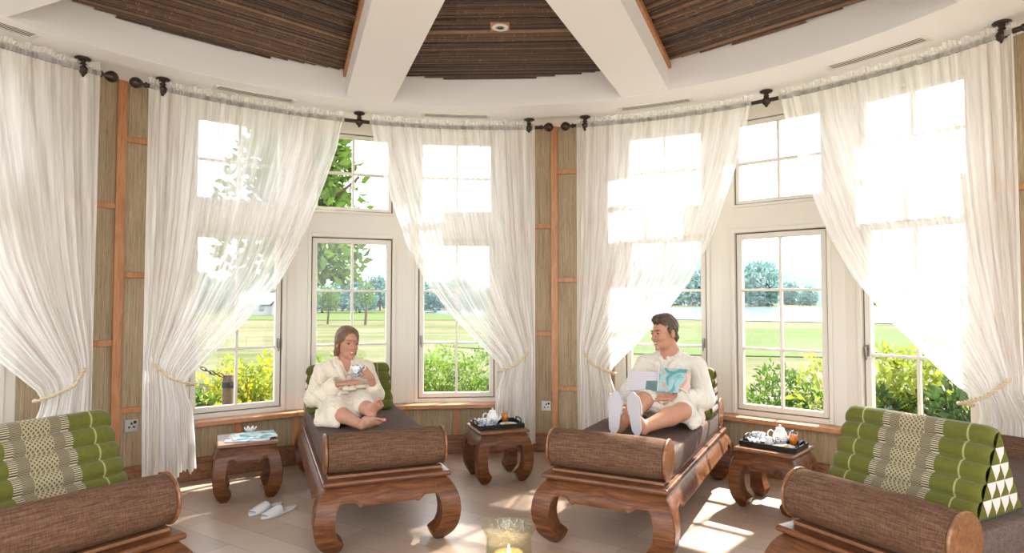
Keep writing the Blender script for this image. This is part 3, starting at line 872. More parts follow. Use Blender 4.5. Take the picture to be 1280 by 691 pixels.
# slippers on the floor ----------------------------------------------
def slipper_meshes(parent):
    # sole in xy, toe toward -y, heel at +y ; length .27
    def outline(k=1.0):
        o = []
        for i in range(40):
            a = 2 * PI * i / 40; y = -math.cos(a) * .135; t = (y + .135) / .27
            w_ = np.interp(t, [0, .12, .3, .55, .85, 1], [.012, .036, .045, .036, .033, .01])
            o.append((math.copysign(1, math.sin(a)) * w_ * k * (abs(math.sin(a)) ** .25), y * k))
        return o
    m = MB(); m.prism(outline(), 0.001, .014); s = m.build('slipper_sole', M['slipper'], parent, bevel=.004)
    g = []
    for i in range(13):
        t = .10 + .42 * i / 12; y = -.135 + .27 * t; w_ = np.interp(t, [0, .12, .3, .55], [.018, .037, .046, .040]); h = np.interp(t, [0, .1, .3, .55], [.006, .016, .032, .048])
        row = []
        for k in range(13):
            a = PI * k / 12; row.append((math.cos(a) * (w_ + .002), y, .010 + math.sin(a) ** .8 * h))
        g.append(row)
    m = MB(); m.grid(g); u = m.build('slipper_upper', M['slipper'], parent, smooth=True)
    so_ = u.modifiers.new('thick', 'SOLIDIFY'); so_.thickness = .004
    return s
def slipper(loc, rz, label):
    t = thing('slipper', label, 'slipper', loc, rz); slipper_meshes(t); return t
slipper((-1.585, 4.075, 0), R(-27), 'white open-toe slipper on the floor, the one nearer the side table')
slipper((-1.475, 4.01, 0), R(-30), 'white open-toe slipper on the floor, the one nearer the daybed')

# candle in a big glass ----------------------------------------------
cg = thing('candle_jar', 'large clear crackle glass jar with a lit candle on the floor in front', 'candle holder', (-.015, 2.955, 0))
jar_mat = newmat('crackle glass')
def _jar():
    t = jar_mat; c = t.coord('Object'); v = t.n('ShaderNodeTexVoronoi', feature='DISTANCE_TO_EDGE'); t.t.links.new(c, v.inputs['Vector']); v.inputs['Scale'].default_value = 38
    cr = t.math('LESS_THAN', v.outputs[0], .05); nz = t.noise(c, 30, 3)
    tr = t.n('ShaderNodeBsdfTransparent', inp={'Color': (.95, .955, .88)}); g = t.n('ShaderNodeBsdfGlossy', inp={'Color': (.75, .76, .66), 'Roughness': .25})
    t.t.links.new(t.bump(t.math('ADD', v.outputs[0], nz), .8, .01), g.inputs['Normal'])
    lw = t.n('ShaderNodeLayerWeight')
    fac = t.math('MINIMUM', t.math('ADD', t.math('MULTIPLY', t.math('POWER', lw.outputs['Facing'], 4.0), .45), t.math('ADD', t.math('MULTIPLY', cr, .14), t.math('MULTIPLY', nz, .07))), .6)
    mx = t.n('ShaderNodeMixShader'); t.t.links.new(fac, mx.inputs[0]); t.t.links.new(tr.outputs[0], mx.inputs[1]); t.t.links.new(g.outputs[0], mx.inputs[2])
    t.done(mx.outputs[0])
_jar()
MB().lathe([(0, .002), (.085, .002), (.098, .02), (.104, .08), (.107, .15), (.105, .195), (.107, .222), (.124, .252), (.128, .258), (.125, .262), (.119, .256), (.102, .224), (.100, .195), (.102, .15), (.099, .08), (.092, .024), (0, .014)], 56, cap=False).build('glass_jar', jar_mat.m, cg, smooth=True).scale = (1, 1, 1.14)
wax = newmat('warm wax'); wax = wax.done(wax.bsdf((.80, .50, .26), .5, .3, Subsurface_Weight=.5, Subsurface_Scale=.03, Emission_Color=(1, .42, .13, 1), Emission_Strength=.2))
ca = MB().lathe([(0, .016), (.068, .016), (.070, .02), (.070, .168), (.067, .174), (.058, .170), (.04, .158), (0, .154)], 40).build('candle', wax, cg, smooth=False)
for p in ca.data.polygons: p.use_smooth = True
MB().tube([(0, 0, .153), (.001, 0, .164), (.003, 0, .170)], .0016, 6).build('wick', M['black'], ca)
fl = newmat('flame'); e_ = fl.n('ShaderNodeEmission', inp={'Color': (1, .62, .22), 'Strength': 30}); fl = fl.done(e_.outputs[0])
MB().lathe([(0, .166), (.005, .171), (.0085, .180), (.006, .194), (.003, .205), (0, .214)], 16).build('flame', fl, ca, smooth=True)

# magazines on the left table ----------------------------------------
def cover_mat(name, a, b, c3, sc=9, seed=0.0):
    t = newmat(name); c = t.coord('Object', (1, 1, 1)); 
    mp = t.n('ShaderNodeMapping'); t.t.links.new(c, mp.inputs[0]); mp.inputs['Location'].default_value = (seed, seed * 2, 0)
    n = t.noise(mp.outputs[0], sc, 3, .55, .8)
    return t.done(t.bsdf(t.ramp(n, [(.36, a), (.44, b), (.56, c3), (.66, (.70, .72, .72))]), .25, .5))
cm1 = cover_mat('teal magazine cover', (.04, .16, .22), (.18, .42, .48), (.62, .74, .76), 11, 1.0)
cm2 = cover_mat('blue grey magazine cover', (.08, .13, .22), (.42, .52, .60), (.70, .74, .76), 8, 4.0)
def magazine(loc, rz, cov, label, w_=.21, l_=.285, th=.008):
    t = thing('magazine', label, 'magazine', loc, rz)
    MB().box(-w_ / 2 + .002, w_ / 2 - .001, -l_ / 2 + .001, l_ / 2 - .001, .0012, th - .001).build('page_block', M['paper'], t)
    MB().box(-w_ / 2, w_ / 2, -l_ / 2, l_ / 2, th - .001, th).box(-w_ / 2, w_ / 2, -l_ / 2, l_ / 2, .0004, .0012).box(-w_ / 2 - .001, -w_ / 2, -l_ / 2, l_ / 2, .0004, th).build('magazine_cover', cov, t)
    m = MB(); m.box(-w_ * .40, w_ * .34, l_ * .33, l_ * .42, th, th + .0003); m.build('title_strip', M['paper'], t)
    return t
magazine(on(T1c, T1a, .015, -.03, TH + .001), R(T1a + 78), cm2, 'pale magazine lowest in the stack on the left side table')
magazine(on(T1c, T1a, .045, .0, TH + .0105), R(T1a + 92), cm1, 'blue and white magazine on top of the stack on the left side table')

def lotus(loc, label):
    t = thing('lotus_candle_holder', label, 'candle holder', loc)
    MB().lathe([(0, .001), (.020, .001), (.024, .006), (.026, .020), (.022, .021), (.019, .008), (0, .007)], 24).build('holder_cup', M['porcelain'], t, smooth=True)
    for k in range(8):
        a = 2 * PI * k / 8; g = []
        for i in range(7):
            s = i / 6; r_ = .018 + .026 * s; z = .006 + .034 * s ** 1.3; w_ = .014 * math.sin(PI * min(1, s * .85 + .12)) + .0006
            row = []
            for j in (-1, -.5, 0, .5, 1):
                x = r_ - .004 * (1 - j * j) * -1 * .5; y = w_ * j; row.append((x * math.cos(a) - y * math.sin(a), x * math.sin(a) + y * math.cos(a), z + .003 * j * j))
            g.append(row)
        m = MB(); m.grid(g); o = m.build('petal', M['porcelain'], t, smooth=True); so_ = o.modifiers.new('t', 'SOLIDIFY'); so_.thickness = .002
    return t
lotus(on(T1c, T1a, .03, .162, TH + .001), 'small white lotus shaped candle holder behind the magazines')

def tray(c, a, label):
    W_, D_ = .36, .25
    t = thing('serving_tray', label, 'tray', on(c, a, 0, -.0, TH + .001), R(a))
    MB().box(-W_ / 2, W_ / 2, -D_ / 2, D_ / 2, 0, .006).build('tray_base', M['black'], t, bevel=.002)
    m = MB()
    for s in (-1, 1):
        m.box(-W_ / 2, W_ / 2, min(s * D_ / 2, s * (D_ / 2 - .008)), max(s * D_ / 2, s * (D_ / 2 - .008)), .006, .032)
        m.box(min(s * W_ / 2, s * (W_ / 2 - .008)), max(s * W_ / 2, s * (W_ / 2 - .008)), -D_ / 2, D_ / 2, .006, .032)
    m.build('tray_rim', M['black'], t, bevel=.002)
    for s in (-1, 1):
        m = MB(); X = s * (W_ / 2 - .004)
        m.tube([(X, -.060, .030), (X, -.052, .044), (X, -.035, .054), (X, 0, .058), (X, .035, .054), (X, .052, .044), (X, .060, .030)], .006, 8); m.build('tray_handle', M['black'], t, smooth=True)
def teapot(loc, rz, label):
    t = thing('teapot', label, 'teapot', loc, rz); m = M['china']
    MB().lathe([(0, .001), (.030, .001), (.032, .004), (.040, .015), (.048, .038), (.047, .058), (.040, .080), (.031, .094), (.029, .100), (.026, .100), (.0, .098)], 36).build('pot_body', m, t, smooth=True)
    l = MB().lathe([(.029, .1005), (.030, .103), (.024, .109), (.012, .114), (.005, .116), (.005, .119), (.008, .123), (.007, .128), (0, .131)], 28).build('pot_lid', m, t, smooth=True)
    MB().tube([(-.042, 0, .035), (-.058, 0, .045), (-.066, 0, .065), (-.074, 0, .088), (-.084, 0, .096)], [.011, .010, .0075, .006, .005], 12).build('spout', m, t, smooth=True)
    MB().tube([(.040, 0, .082), (.056, 0, .092), (.072, 0, .084), (.078, 0, .062), (.070, 0, .040), (.047, 0, .030)], .0048, 10).build('pot_handle', m, t, smooth=True)
def saucer(loc, label, cat='saucer', parent=None, r=.062, name='saucer'):
    t = thing(name, label, cat, loc)
    s = r / .062
    MB().lathe([(0, .0015), (.022 * s, .0015), (.023 * s, .004), (.045 * s, .007), (.060 * s, .0125), (.0625 * s, .0145), (.060 * s, .0150), (.044 * s, .0095), (.022 * s, .0065), (0, .0065)], 40).build('dish', M['china'] if name == 'saucer' else M['porcelain'], t, smooth=True)
    MB().tube([(.0615 * s * math.cos(a), .0615 * s * math.sin(a), .0147) for a in np.linspace(0, 2 * PI, 40, endpoint=False)], .0012, 6, closed=True).build('rim_line', M['blue_rim'], t, smooth=True)
    return t
def teacup(loc, rz, label, tea=True, rot=None):
    t = thing('teacup', label, 'cup', loc, rz, rot=rot)
    MB().lathe([(0, .001), (.018, .001), (.020, .004), (.021, .007), (.033, .020), (.040, .040), (.043, .055), (.0415, .055), (.038, .040), (.031, .022), (.018, .009), (0, .008)], 36).build('cup_bowl', M['china'], t, smooth=True)
    MB().tube([(.040, 0, .045), (.054, 0, .048), (.060, 0, .036), (.052, 0, .022), (.034, 0, .018)], .0034, 10).build('cup_handle', M['china'], t, smooth=True)
    if tea: MB().lathe([(0, .043), (.0385, .043)], 28, cap=False).build('tea', M['tea'], t)
    return t
def juice(loc, label):
    t = thing('juice_glass', label, 'glass', loc)
    MB().lathe([(0, .001), (.023, .001), (.026, .05), (.0285, .092), (.0272, .092), (.0248, .05), (.022, .005), (0, .005)], 32).build('glass_wall', M['glass'], t, smooth=True)
    MB().lathe([(0, .0055), (.0215, .0055), (.0242, .05), (.0258, .072), (0, .072)], 32).build('juice', M['juice'], t, smooth=True)
def milk_jug(loc, rz, label):
    t = thing('milk_jug', label, 'jug', loc, rz)
    MB().lathe([(0, .001), (.018, .001), (.025, .014), (.026, .030), (.019, .046), (.021, .056), (.0195, .056), (.0175, .046), (0, .042)], 28).build('jug_body', M['porcelain'], t, smooth=True)
    MB().tube([(.020, 0, .050), (.034, 0, .050), (.038, 0, .034), (.025, 0, .018)], .003, 8).build('jug_handle', M['porcelain'], t, smooth=True)
def plate_set(c, a, x, y, where, zt=TH + .0075):
    saucer(on(c, a, x, y, zt), 'white plate of biscuits on the tray ' + where, 'plate', r=.066, name='plate')
    for k, (dx, dy, rz) in enumerate(((-.022, -.012, 20), (.02, -.016, -30), (0, .022, 5))):
        m = MB(); m.lathe([(0, 0), (.019, 0), (.0205, .003), (.0195, .007), (.010, .0085), (0, .009)], 20)
        b = m.build('biscuit', M['biscuit'], None, smooth=True); p = on(c, a, x + dx, y + dy, zt + .0085 + .0004 * k); b.location = p
        tag(b, 'pale round biscuit on the plate on the tray ' + where, 'biscuit', 'biscuits on the plate ' + where)
TZ = TH + .0075
tray(T2c, T2a, 'black lacquer serving tray on the middle side table')
teapot(on(T2c, T2a, -.030, .020, TZ), R(T2a + 180), 'blue and white china teapot on the middle tray')
lotus(on(T2c, T2a, -.125, .072, TZ), 'small white lotus shaped candle holder on the middle tray')
saucer(on(T2c, T2a, -.105, -.045, TZ), 'blue and white saucer on the middle tray')
teacup(on(T2c, T2a, -.105, -.045, TZ + .0068), R(T2a + 150), 'blue and white teacup on the middle tray')
juice(on(T2c, T2a, .085, .065, TZ), 'glass of orange juice on the middle tray')
plate_set(T2c, T2a, .075, -.045, 'between the daybeds')
tray(T3c, T3a, 'black lacquer serving tray on the right side table')
teapot(on(T3c, T3a, .022, .055, TZ), R(T3a - 150), 'blue and white china teapot on the right tray')
saucer(on(T3c, T3a, -.108, .030, TZ), 'blue and white saucer on the right tray')
teacup(on(T3c, T3a, -.108, .030, TZ + .0068), R(T3a + 200), 'blue and white teacup on the right tray')
milk_jug(on(T3c, T3a, -.02, -.035, TZ), R(T3a), 'small white milk jug beside the teapot on the right tray')
lotus(on(T3c, T3a, -.095, -.075, TZ), 'small white lotus shaped candle holder on the right tray')
juice(on(T3c, T3a, .105, .065, TZ), 'glass of orange juice on the right tray')
plate_set(T3c, T3a, .085, -.045, 'beside the man')
# ================================================================== PEOPLE (implicit surfaces meshed with surface nets)
class SDF:
    def __init__(s, lo, hi, h):
        s.lo = np.array(lo, np.float32); s.h = h; s.n = np.ceil((np.array(hi) - np.array(lo)) / h).astype(int) + 1
        s.D = np.full(tuple(s.n), 1.0, np.float32)
    def sub(s, bl, bh):
        i0 = np.clip(np.floor((bl - s.lo) / s.h).astype(int), 0, s.n); i1 = np.clip(np.ceil((bh - s.lo) / s.h).astype(int) + 1, 0, s.n)
        if (i1 <= i0).any(): return None, None
        ax = [s.lo[k] + s.h * np.arange(i0[k], i1[k], dtype=np.float32) for k in range(3)]
        return (slice(i0[0], i1[0]), slice(i0[1], i1[1]), slice(i0[2], i1[2])), np.meshgrid(*ax, indexing='ij', sparse=True)
    def comb(s, sl, d, k, op):
        A = s.D[sl]
        if op == 'u':
            h = np.maximum(k - np.abs(A - d), 0) / max(k, 1e-6); s.D[sl] = np.minimum(A, d) - h * h * k * .25
        else:
            d = -d; h = np.maximum(k - np.abs(A - d), 0) / max(k, 1e-6); s.D[sl] = np.maximum(A, d) + h * h * k * .25
    def cap(s, a, b, ra, rb, k=.012, op='u'):
        a = np.array(a, np.float32); b = np.array(b, np.float32); m = max(ra, rb) + k + .02
        sl, g = s.sub(np.minimum(a, b) - m, np.maximum(a, b) + m)
        if sl is None: return s
        ab = b - a; L2 = float(ab @ ab) + 1e-9
        t = np.clip(((g[0] - a[0]) * ab[0] + (g[1] - a[1]) * ab[1] + (g[2] - a[2]) * ab[2]) / L2, 0, 1)
        d = np.sqrt((g[0] - a[0] - t * ab[0]) ** 2 + (g[1] - a[1] - t * ab[1]) ** 2 + (g[2] - a[2] - t * ab[2]) ** 2) - (ra + (rb - ra) * t)
        s.comb(sl, d, k, op); return s
    def ell(s, c, r, k=.012, M3=None, op='u'):
        c = np.array(c, np.float32); r = np.array(r, np.float32); m = float(r.max()) + k + .02
        sl, g = s.sub(c - m, c + m)
        if sl is None: return s
        p = [g[0] - c[0], g[1] - c[1], g[2] - c[2]]
        if M3 is not None: p = [M3[0][j] * p[0] + M3[1][j] * p[1] + M3[2][j] * p[2] for j in range(3)]   # world -> local
        q = np.sqrt((p[0] / r[0]) ** 2 + (p[1] / r[1]) ** 2 + (p[2] / r[2]) ** 2)
        q2 = np.sqrt((p[0] / r[0] ** 2) ** 2 + (p[1] / r[1] ** 2) ** 2 + (p[2] / r[2] ** 2) ** 2) + 1e-6
        s.comb(sl, (q * (q - 1) / q2).astype(np.float32), k, op); return s
    def chain(s, pts, rs, k=.02):
        for i in range(len(pts) - 1): s.cap(pts[i], pts[i + 1], rs[i], rs[i + 1], k)
        return s
    def mesh(s):
        D = s.D; neg = D < 0; n = D.shape
        cn = np.zeros((n[0] - 1, n[1] - 1, n[2] - 1), np.uint8)
        for dx in (0, 1):
            for dy in (0, 1):
                for dz in (0, 1): cn += neg[dx:n[0] - 1 + dx, dy:n[1] - 1 + dy, dz:n[2] - 1 + dz]
        act = (cn > 0) & (cn < 8); idx = np.full(act.shape, -1, np.int64); C = np.argwhere(act); idx[act] = np.arange(len(C))
        acc = np.zeros((len(C), 3)); cnt = np.zeros(len(C))
        corners = [(i, j, k) for i in (0, 1) for j in (0, 1) for k in (0, 1)]
        for a in corners:
            for ax in range(3):
                if a[ax] == 0:
                    b = list(a); b[ax] = 1
                    va = D[C[:, 0] + a[0], C[:, 1] + a[1], C[:, 2] + a[2]]; vb = D[C[:, 0] + b[0], C[:, 1] + b[1], C[:, 2] + b[2]]
                    m = (va < 0) != (vb < 0); t = np.where(m, va / (va - vb + 1e-12), 0)
                    p = np.array(a, float)[None].repeat(len(C), 0); p[:, ax] += t; acc += p * m[:, None]; cnt += m
        V = (C + acc / cnt[:, None]) * s.h + s.lo
        Fs = []
        for ax in range(3):
            o = [k for k in range(3) if k != ax]
            sl0 = [slice(None)] * 3; sl1 = [slice(None)] * 3; sl0[ax] = slice(0, n[ax] - 1); sl1[ax] = slice(1, n[ax])
            e0 = neg[tuple(sl0)]; e1 = neg[tuple(sl1)]; E_ = np.argwhere(e0 != e1)
            E_ = E_[(E_[:, o[0]] > 0) & (E_[:, o[1]] > 0) & (E_[:, o[0]] < n[o[0]] - 1) & (E_[:, o[1]] < n[o[1]] - 1)]
            inside = neg[E_[:, 0], E_[:, 1], E_[:, 2]]
            q = []
            for da, db in ((0, 0), (-1, 0), (-1, -1), (0, -1)):
                c = E_.copy(); c[:, o[0]] += da; c[:, o[1]] += db; q.append(idx[c[:, 0], c[:, 1], c[:, 2]])
            q = np.stack(q, 1); flip = inside if ax != 1 else ~inside
            q[~flip] = q[~flip][:, ::-1]; Fs.append(q)
        F = np.concatenate(Fs); F = F[(F >= 0).all(1)]; return V, F

def frame3(fwd, up):
    """rotation whose local -Y is fwd (face direction), Z is up"""
    y = -np.array(fwd, float); y /= np.linalg.norm(y); z = np.array(up, float); z -= y * (z @ y); z /= np.linalg.norm(z); x = np.cross(y, z)
    return np.stack([x, y, z], 1)     # columns
def head_sdf(S, c, Rm, male):
    def W(p): return np.array(c) + Rm @ np.array(p, float)
    k = .018
    S.ell(W((0, .016, .036)), (.073, .092, .082), k, Rm); S.ell(W((0, -.030, -.022)), (.058 if male else .055, .060, .074), k, Rm)
    j = .045 if male else .038
    S.ell(W((0, -.040, -.075)), (j, .040, .032), .02, Rm); S.cap(W((0, -.078, -.099)), W((0, -.078, -.094)), .016 if male else .013, .014, .014)
    for s in (-1, 1):
        S.cap(W((s * .034, -.070, -.030)), W((s * .040, -.060, -.026)), .017, .016, .014)
        S.ell(W((s * .030, -.094, .004)), (.014, .010, .009), .008, Rm, 'd')
        S.cap(W((s * .031, -.076, .004)), W((s * .031, -.0765, .004)), .0115, .0115, .003)
        S.ell(W((s * .075, .012, -.006)), (.008, .018, .031), .006, Rm)
        S.cap(W((s * .014, -.088, .024)), W((s * .045, -.074, .022)), .008, .006, .01)
        S.cap(W((s * .009, -.098, -.031)), W((s * .008, -.092, -.031)), .0075, .007, .006)
    S.cap(W((0, -.090, .012)), W((0, -.112, -.026)), .0068, .0105, .010)
    S.cap(W((-.017, -.088, -.0535)), W((.017, -.088, -.0535)), .005, .005, .006); S.cap(W((-.014, -.086, -.066)), W((.014, -.086, -.066)), .0062, .0062, .007)
    return W
def hand(S, wrist, mid, normal, curl, right, sc=1.0, spread=.0):
    """palm from wrist towards mid (knuckles); fingers curl towards -normal... returns finger tips"""
    w = np.array(wrist, float); m = np.array(mid, float); d = m - w; L = np.linalg.norm(d); d /= L
    nrm = np.array(normal, float); nrm -= d * (nrm @ d); nrm /= np.linalg.norm(nrm); side = np.cross(d, nrm) * (1 if right else -1)   # towards the thumb
    tips = []
    lens = [(.043, .025, .020), (.047, .029, .021), (.044, .027, .021), (.034, .020, .018)]
    for i, (x, ln) in enumerate(zip((.030, .010, -.010, -.029), lens)):
        kn = w + d * (.092 - abs(i - 1.2) * .004) * sc + side * x * sc
        S.cap(w + side * x * .55 * sc + d * .012, kn, .0135 * sc, .0105 * sc, .010)
        p = kn; a = curl[i] if isinstance(curl, (list, tuple)) else curl; ang = a * .55; dd = d + side * (x * spread * 20)
        for q, l_ in enumerate(ln):
            v = dd * math.cos(ang) - nrm * math.sin(ang); v = v / np.linalg.norm(v); p2 = p + v * l_ * sc
            S.cap(p, p2, (.0088 - .0007 * q - (.0008 if i == 3 else 0)) * sc, (.0082 - .0008 * q - (.0008 if i == 3 else 0)) * sc, .003); p = p2; ang += a * .62
        tips.append(p)
    t0 = w + d * .022 * sc + side * .022 * sc; t1 = t0 + (d * .030 + side * .026 - nrm * .010) * sc; t2 = t1 + (d * .030 + side * .008 - nrm * .008) * sc; t3 = t2 + (d * .024 - side * .002 - nrm * .006) * sc
    S.cap(t0, t1, .014 * sc, .0115 * sc, .010); S.cap(t1, t2, .0105 * sc, .0095 * sc, .003); S.cap(t2, t3, .0093 * sc, .0080 * sc, .003)
    return tips
def foot(S, heel, ball, top, out, sc=1.0, toes=True):
    """heel point, ball-of-foot point, normal towards instep"""
    h = np.array(heel, float); b = np.array(ball, float); d = b - h; L = np.linalg.norm(d); d /= L; n = np.array(top, float); n -= d * (n @ d); n /= np.linalg.norm(n); sd = np.cross(d, n) * out
    S.cap(h + n * .026, h + d * .05 + n * .026, .028 * sc, .027 * sc, .02)
    for x, r_ in ((.022, .019), (0, .018), (-.022, .016)):
        S.cap(h + d * .05 + n * .022 + sd * x * .5, b + sd * x + n * .012, .024 * sc, r_ * sc, .02)
    S.cap(h + n * .06 + d * .02, b + n * .018, .026 * sc, .014 * sc, .02)
    if toes:
        for i, x in enumerate((.030, .012, -.003, -.017, -.029)):
            l_ = (.042, .036, .032, .027, .022)[i]; r_ = (.0125, .009, .0085, .008, .008)[i]; p = b + sd * x + n * .010 + d * (.004 - .006 * i * .5)
            q = p + d * l_ * .6 + n * .004; S.cap(p, q, r_, r_, .004); S.cap(q, p + d * l_ - n * .002, r_, r_ * .95, .003)
def small(name, V, F, mat, par):
    return obj_from(name, V, F, mat, par, True)
def head_bits(W, Rm, par, male, smile=1.0):
    for s in (-1, 1):
        V = []; F = []
        m = MB(); pts = [W((s * x, y - .0005, z)) for x, y, z in ((.014, -.0945, .0215), (.022, -.0925, .0265), (.034, -.087, .0275), (.046, -.076, .021))]
        m.tube(pts, [.0026, .0036, .0033, .0016] if male else [.0018, .0024, .0022, .001], 8); m.build('eyebrow', M['hair_m'] if male else M['hair_w'], par, smooth=True)
        m = MB(); mt = Matrix.Translation(Vector(W((s * .031, -.0868, .0035)))) @ Matrix([list(r_) for r_ in Rm]).to_4x4() @ Matrix.Rotation(R(90), 4, 'X')
        m.lathe([(0, .0016), (.0035, .0010), (.0052, -.0006)], 16, mt, cap=False); m.build('iris', M['eye'], par, smooth=True)
        m = MB(); m.tube([W((s * x, y - .0008, z)) for x, y, z in ((.019, -.0865, .004), (.025, -.0885, .0085), (.032, -.0888, .0098), (.039, -.0855, .008), (.044, -.080, .004))], [.0009, .0014, .0016, .0015, .0008], 6); m.build('eyelash', M['eye'], par, smooth=True)
    up = smile * .006
    m = MB(); m.tube([W(p) for p in ((-.023, -.0795, -.0555 + up), (-.012, -.0915, -.0535 + up * .2), (-.003, -.0945, -.0515), (0, -.0942, -.0525), (.003, -.0945, -.0515), (.012, -.0915, -.0535 + up * .2), (.023, -.0795, -.0555 + up))], [.0012, .0027, .003, .003, .003, .0027, .0012], 8)
    m.tube([W(p) for p in ((-.022, -.0795, -.057 + up), (-.012, -.0905, -.0655), (0, -.0935, -.0685), (.012, -.0905, -.0655), (.022, -.0795, -.057 + up))], [.0012, .003, .0036, .003, .0012], 8); m.build('lips', M['lips'], par, smooth=True)
    m = MB(); m.tube([W(p) for p in ((-.016, -.0860, -.0575 + up * .6), (0, -.0928, -.0600), (.016, -.0860, -.0575 + up * .6))], [.0022, .0036, .0022], 8); m.build('teeth', M['teeth'], par, smooth=True)
def lerp(a, b, t): return np.array(a, float) * (1 - t) + np.array(b, float) * t
def fold(S, amp, freq, seed, dirs):
    """cloth folds: low ridges added to the whole field"""
    g = [S.lo[k] + S.h * np.arange(S.n[k], dtype=np.float32) for k in range(3)]; X, Y, Z = np.meshgrid(*g, indexing='ij', sparse=True)
    rs = np.random.default_rng(seed); f = 0
    for d in dirs:
        ph = rs.uniform(0, 6); w_ = X * d[0] + Y * d[1] + Z * d[2]; v = X * d[1] - Y * d[0] + Z * .6
        f = f + np.clip(1 - 2.2 * np.abs(np.sin(.5 * (w_ * freq + 2.6 * np.sin(v * 11 + ph) + ph))), 0, 1) ** 1.3 * (.5 + .5 * np.sin(v * 17 + 2 * ph))
    S.D += (amp * f / len(dirs)).astype(np.float32)

# ---------------------------------------------------------------- the woman (daybed frame: x right, y to the head end, z up)
def build_woman():
    rt = thing('person', 'seated woman in a cream robe, barefoot, holding a blue and white teacup', 'person', (*D1o, 0), D1r)
    S = SDF((-.42, .36, .50), (.30, 1.48, 1.22), .0036)
    hc = (-.072, 1.225, 1.035)
    Rl = Matrix.Rotation(-D1r, 3, 'Z'); fw = Rl @ Vector((.62, -.78, -.04)).normalized()       # looks towards the man
    Rm = frame3(fw, (.05, .10, 1)); W = head_sdf(S, hc, Rm, False)
    S.chain([(-.08, 1.245, .98), (-.085, 1.255, .91), (-.085, 1.245, .85)], [.047, .046, .065], .03)
    # trunk
    S.ell((-.085, 1.225, .80), (.135, .075, .12), .04); S.ell((-.085, 1.17, .66), (.125, .085, .11), .04); S.ell((-.085, 1.14, .615), (.15, .10, .075), .04)
    shl, shr = (-.245, 1.235, .845), (.065, 1.235, .845)
    S.cap(shl, shr, .045, .045, .04)
    # arms: image-left arm holds the saucer, the other raises the cup
    el, wl_ = (-.315, 1.13, .665), (-.165, 1.03, .765); er, wr = (.105, 1.08, .665), (.060, .985, .812)
    S.chain([shl, el, wl_], [.042, .032, .024], .02); S.chain([shr, er, wr], [.042, .033, .024], .02)
    hand(S, wl_, np.array(wl_) + (np.array((-.045, .962, .795)) - np.array(wl_)), (-.1, -.25, 1), (.25, .25, .3, .4), False, .88)
    hand(S, wr, np.array(wr) + np.array((-.045, -.010, .050)), (.55, -.75, .2), (.95, 1.0, 1.1, 1.2), False, .86)
    # legs: knees apart, ankles crossed
    hl, hr = (-.16, 1.10, .625), (-.01, 1.10, .625); kl, kr = (-.215, .80, .625), (-.02, .79, .650); al, ar = (-.060, .545, .566), (.000, .565, .628)
    S.chain([hl, kl], [.066, .042], .03); S.chain([hr, kr], [.066, .044], .03)
    S.chain([kl, lerp(kl, al, .35), al], [.046, .047, .028], .02); S.chain([kr, lerp(kr, ar, .35), ar], [.046, .047, .028], .02)
    foot(S, (-.065, .500, .550), (.002, .455, .596), (-.30, .90, .40), -1, .9); foot(S, (-.018, .560, .622), (.030, .520, .682), (-.2, .92, .35), 1, .85)
    S.D = np.maximum(S.D, 0) * 1 + np.minimum(S.D, 0)
    V, F = S.mesh(); V[:, 2] = np.maximum(V[:, 2], .5295); np_mesh('body', V, F, M['skin_w'], rt)
    head_bits(W, Rm, rt, False)
    # hair: centre parting, long, over both shoulders
    H = SDF((-.24, 1.08, .80), (.12, 1.40, 1.20), .0040)
    H.ell(W((0, .022, .042)), (.081, .098, .088), .01, Rm); H.ell(W((0, .055, -.03)), (.070, .062, .085), .03, Rm)
    for s in (-1, 1):
        H.chain([W((s * .050, -.020, .080)), W((s * .070, .008, .01)), W((s * .064, .030 if s < 0 else .018, -.06)), W((s * .064, .034 if s < 0 else .004, -.12)), W((s * (.056 if s < 0 else .070), .02 if s < 0 else -.035, -.15 if s < 0 else -.21))], [.014, .012, .016, .014, .008], .02)
    H.ell(W((0, -.088, -.030)), (.066, .072, .098), .010, Rm, 'd'); H.ell(W((0, -.098, .040)), (.046, .046, .040), .02, Rm, 'd')
    hf = [H.lo[k] + H.h * np.arange(H.n[k], dtype=np.float32) for k in range(3)]; X, Y, Z = np.meshgrid(*hf, indexing='ij', sparse=True)
    H.D += (.0016 * np.sin(260 * X + 40 * Z + 180 * Y)).astype(np.float32)
    V, F = H.mesh(); np_mesh('hair', V, F, M['hair_w'], rt)
    # robe
    B = SDF((-.46, .62, .50), (.30, 1.44, .98), .0052)
    B.ell((-.085, 1.235, .80), (.165, .098, .135), .05); B.ell((-.085, 1.17, .665), (.165, .112, .12), .05); B.ell((-.085, 1.12, .62), (.20, .14, .085), .05)
    B.cap((-.235, 1.24, .845), (.060, 1.24, .845), .066, .066, .05); B.cap((-.16, 1.255, .875), (-.01, 1.255, .875), .052, .052, .03)
    el2 = (-.310, 1.14, .665)
    B.chain([(-.245, 1.235, .835), el2, lerp(el2, wl_, .80)], [.064, .064, .052], .02)
    B.chain([(.062, 1.235, .835), (.110, 1.09, .672), lerp((.110, 1.085, .672), wr, .38)], [.062, .062, .054], .02)
    kl2, kr2 = (-.20, .765, .615), (-.015, .755, .645)
    B.chain([(-.165, 1.08, .63), kl2], [.095, .068], .03); B.chain([(-.01, 1.08, .63), kr2], [.095, .066], .03); B.cap((-.085, 1.05, .62), (-.10, .78, .585), .08, .055, .04)
    B.chain([(-.27, 1.05, .572), (-.29, .82, .562), (-.20, .70, .555)], [.040, .034, .024], .04)
    # openings: neck, sleeve ends, hem
    n_ = W((0, .01, -.12)); B.cap(n_, (-.075, 1.13, .845), .050, .012, .012, 'd'); B.cap((-.085, 1.25, .90), (-.085, 1.235, 1.05), .058, .07, .01, 'd')
    fold(B, .021, 80, 3, [(1, .2, .3), (.4, 1, .5), (.6, -.5, 1)])
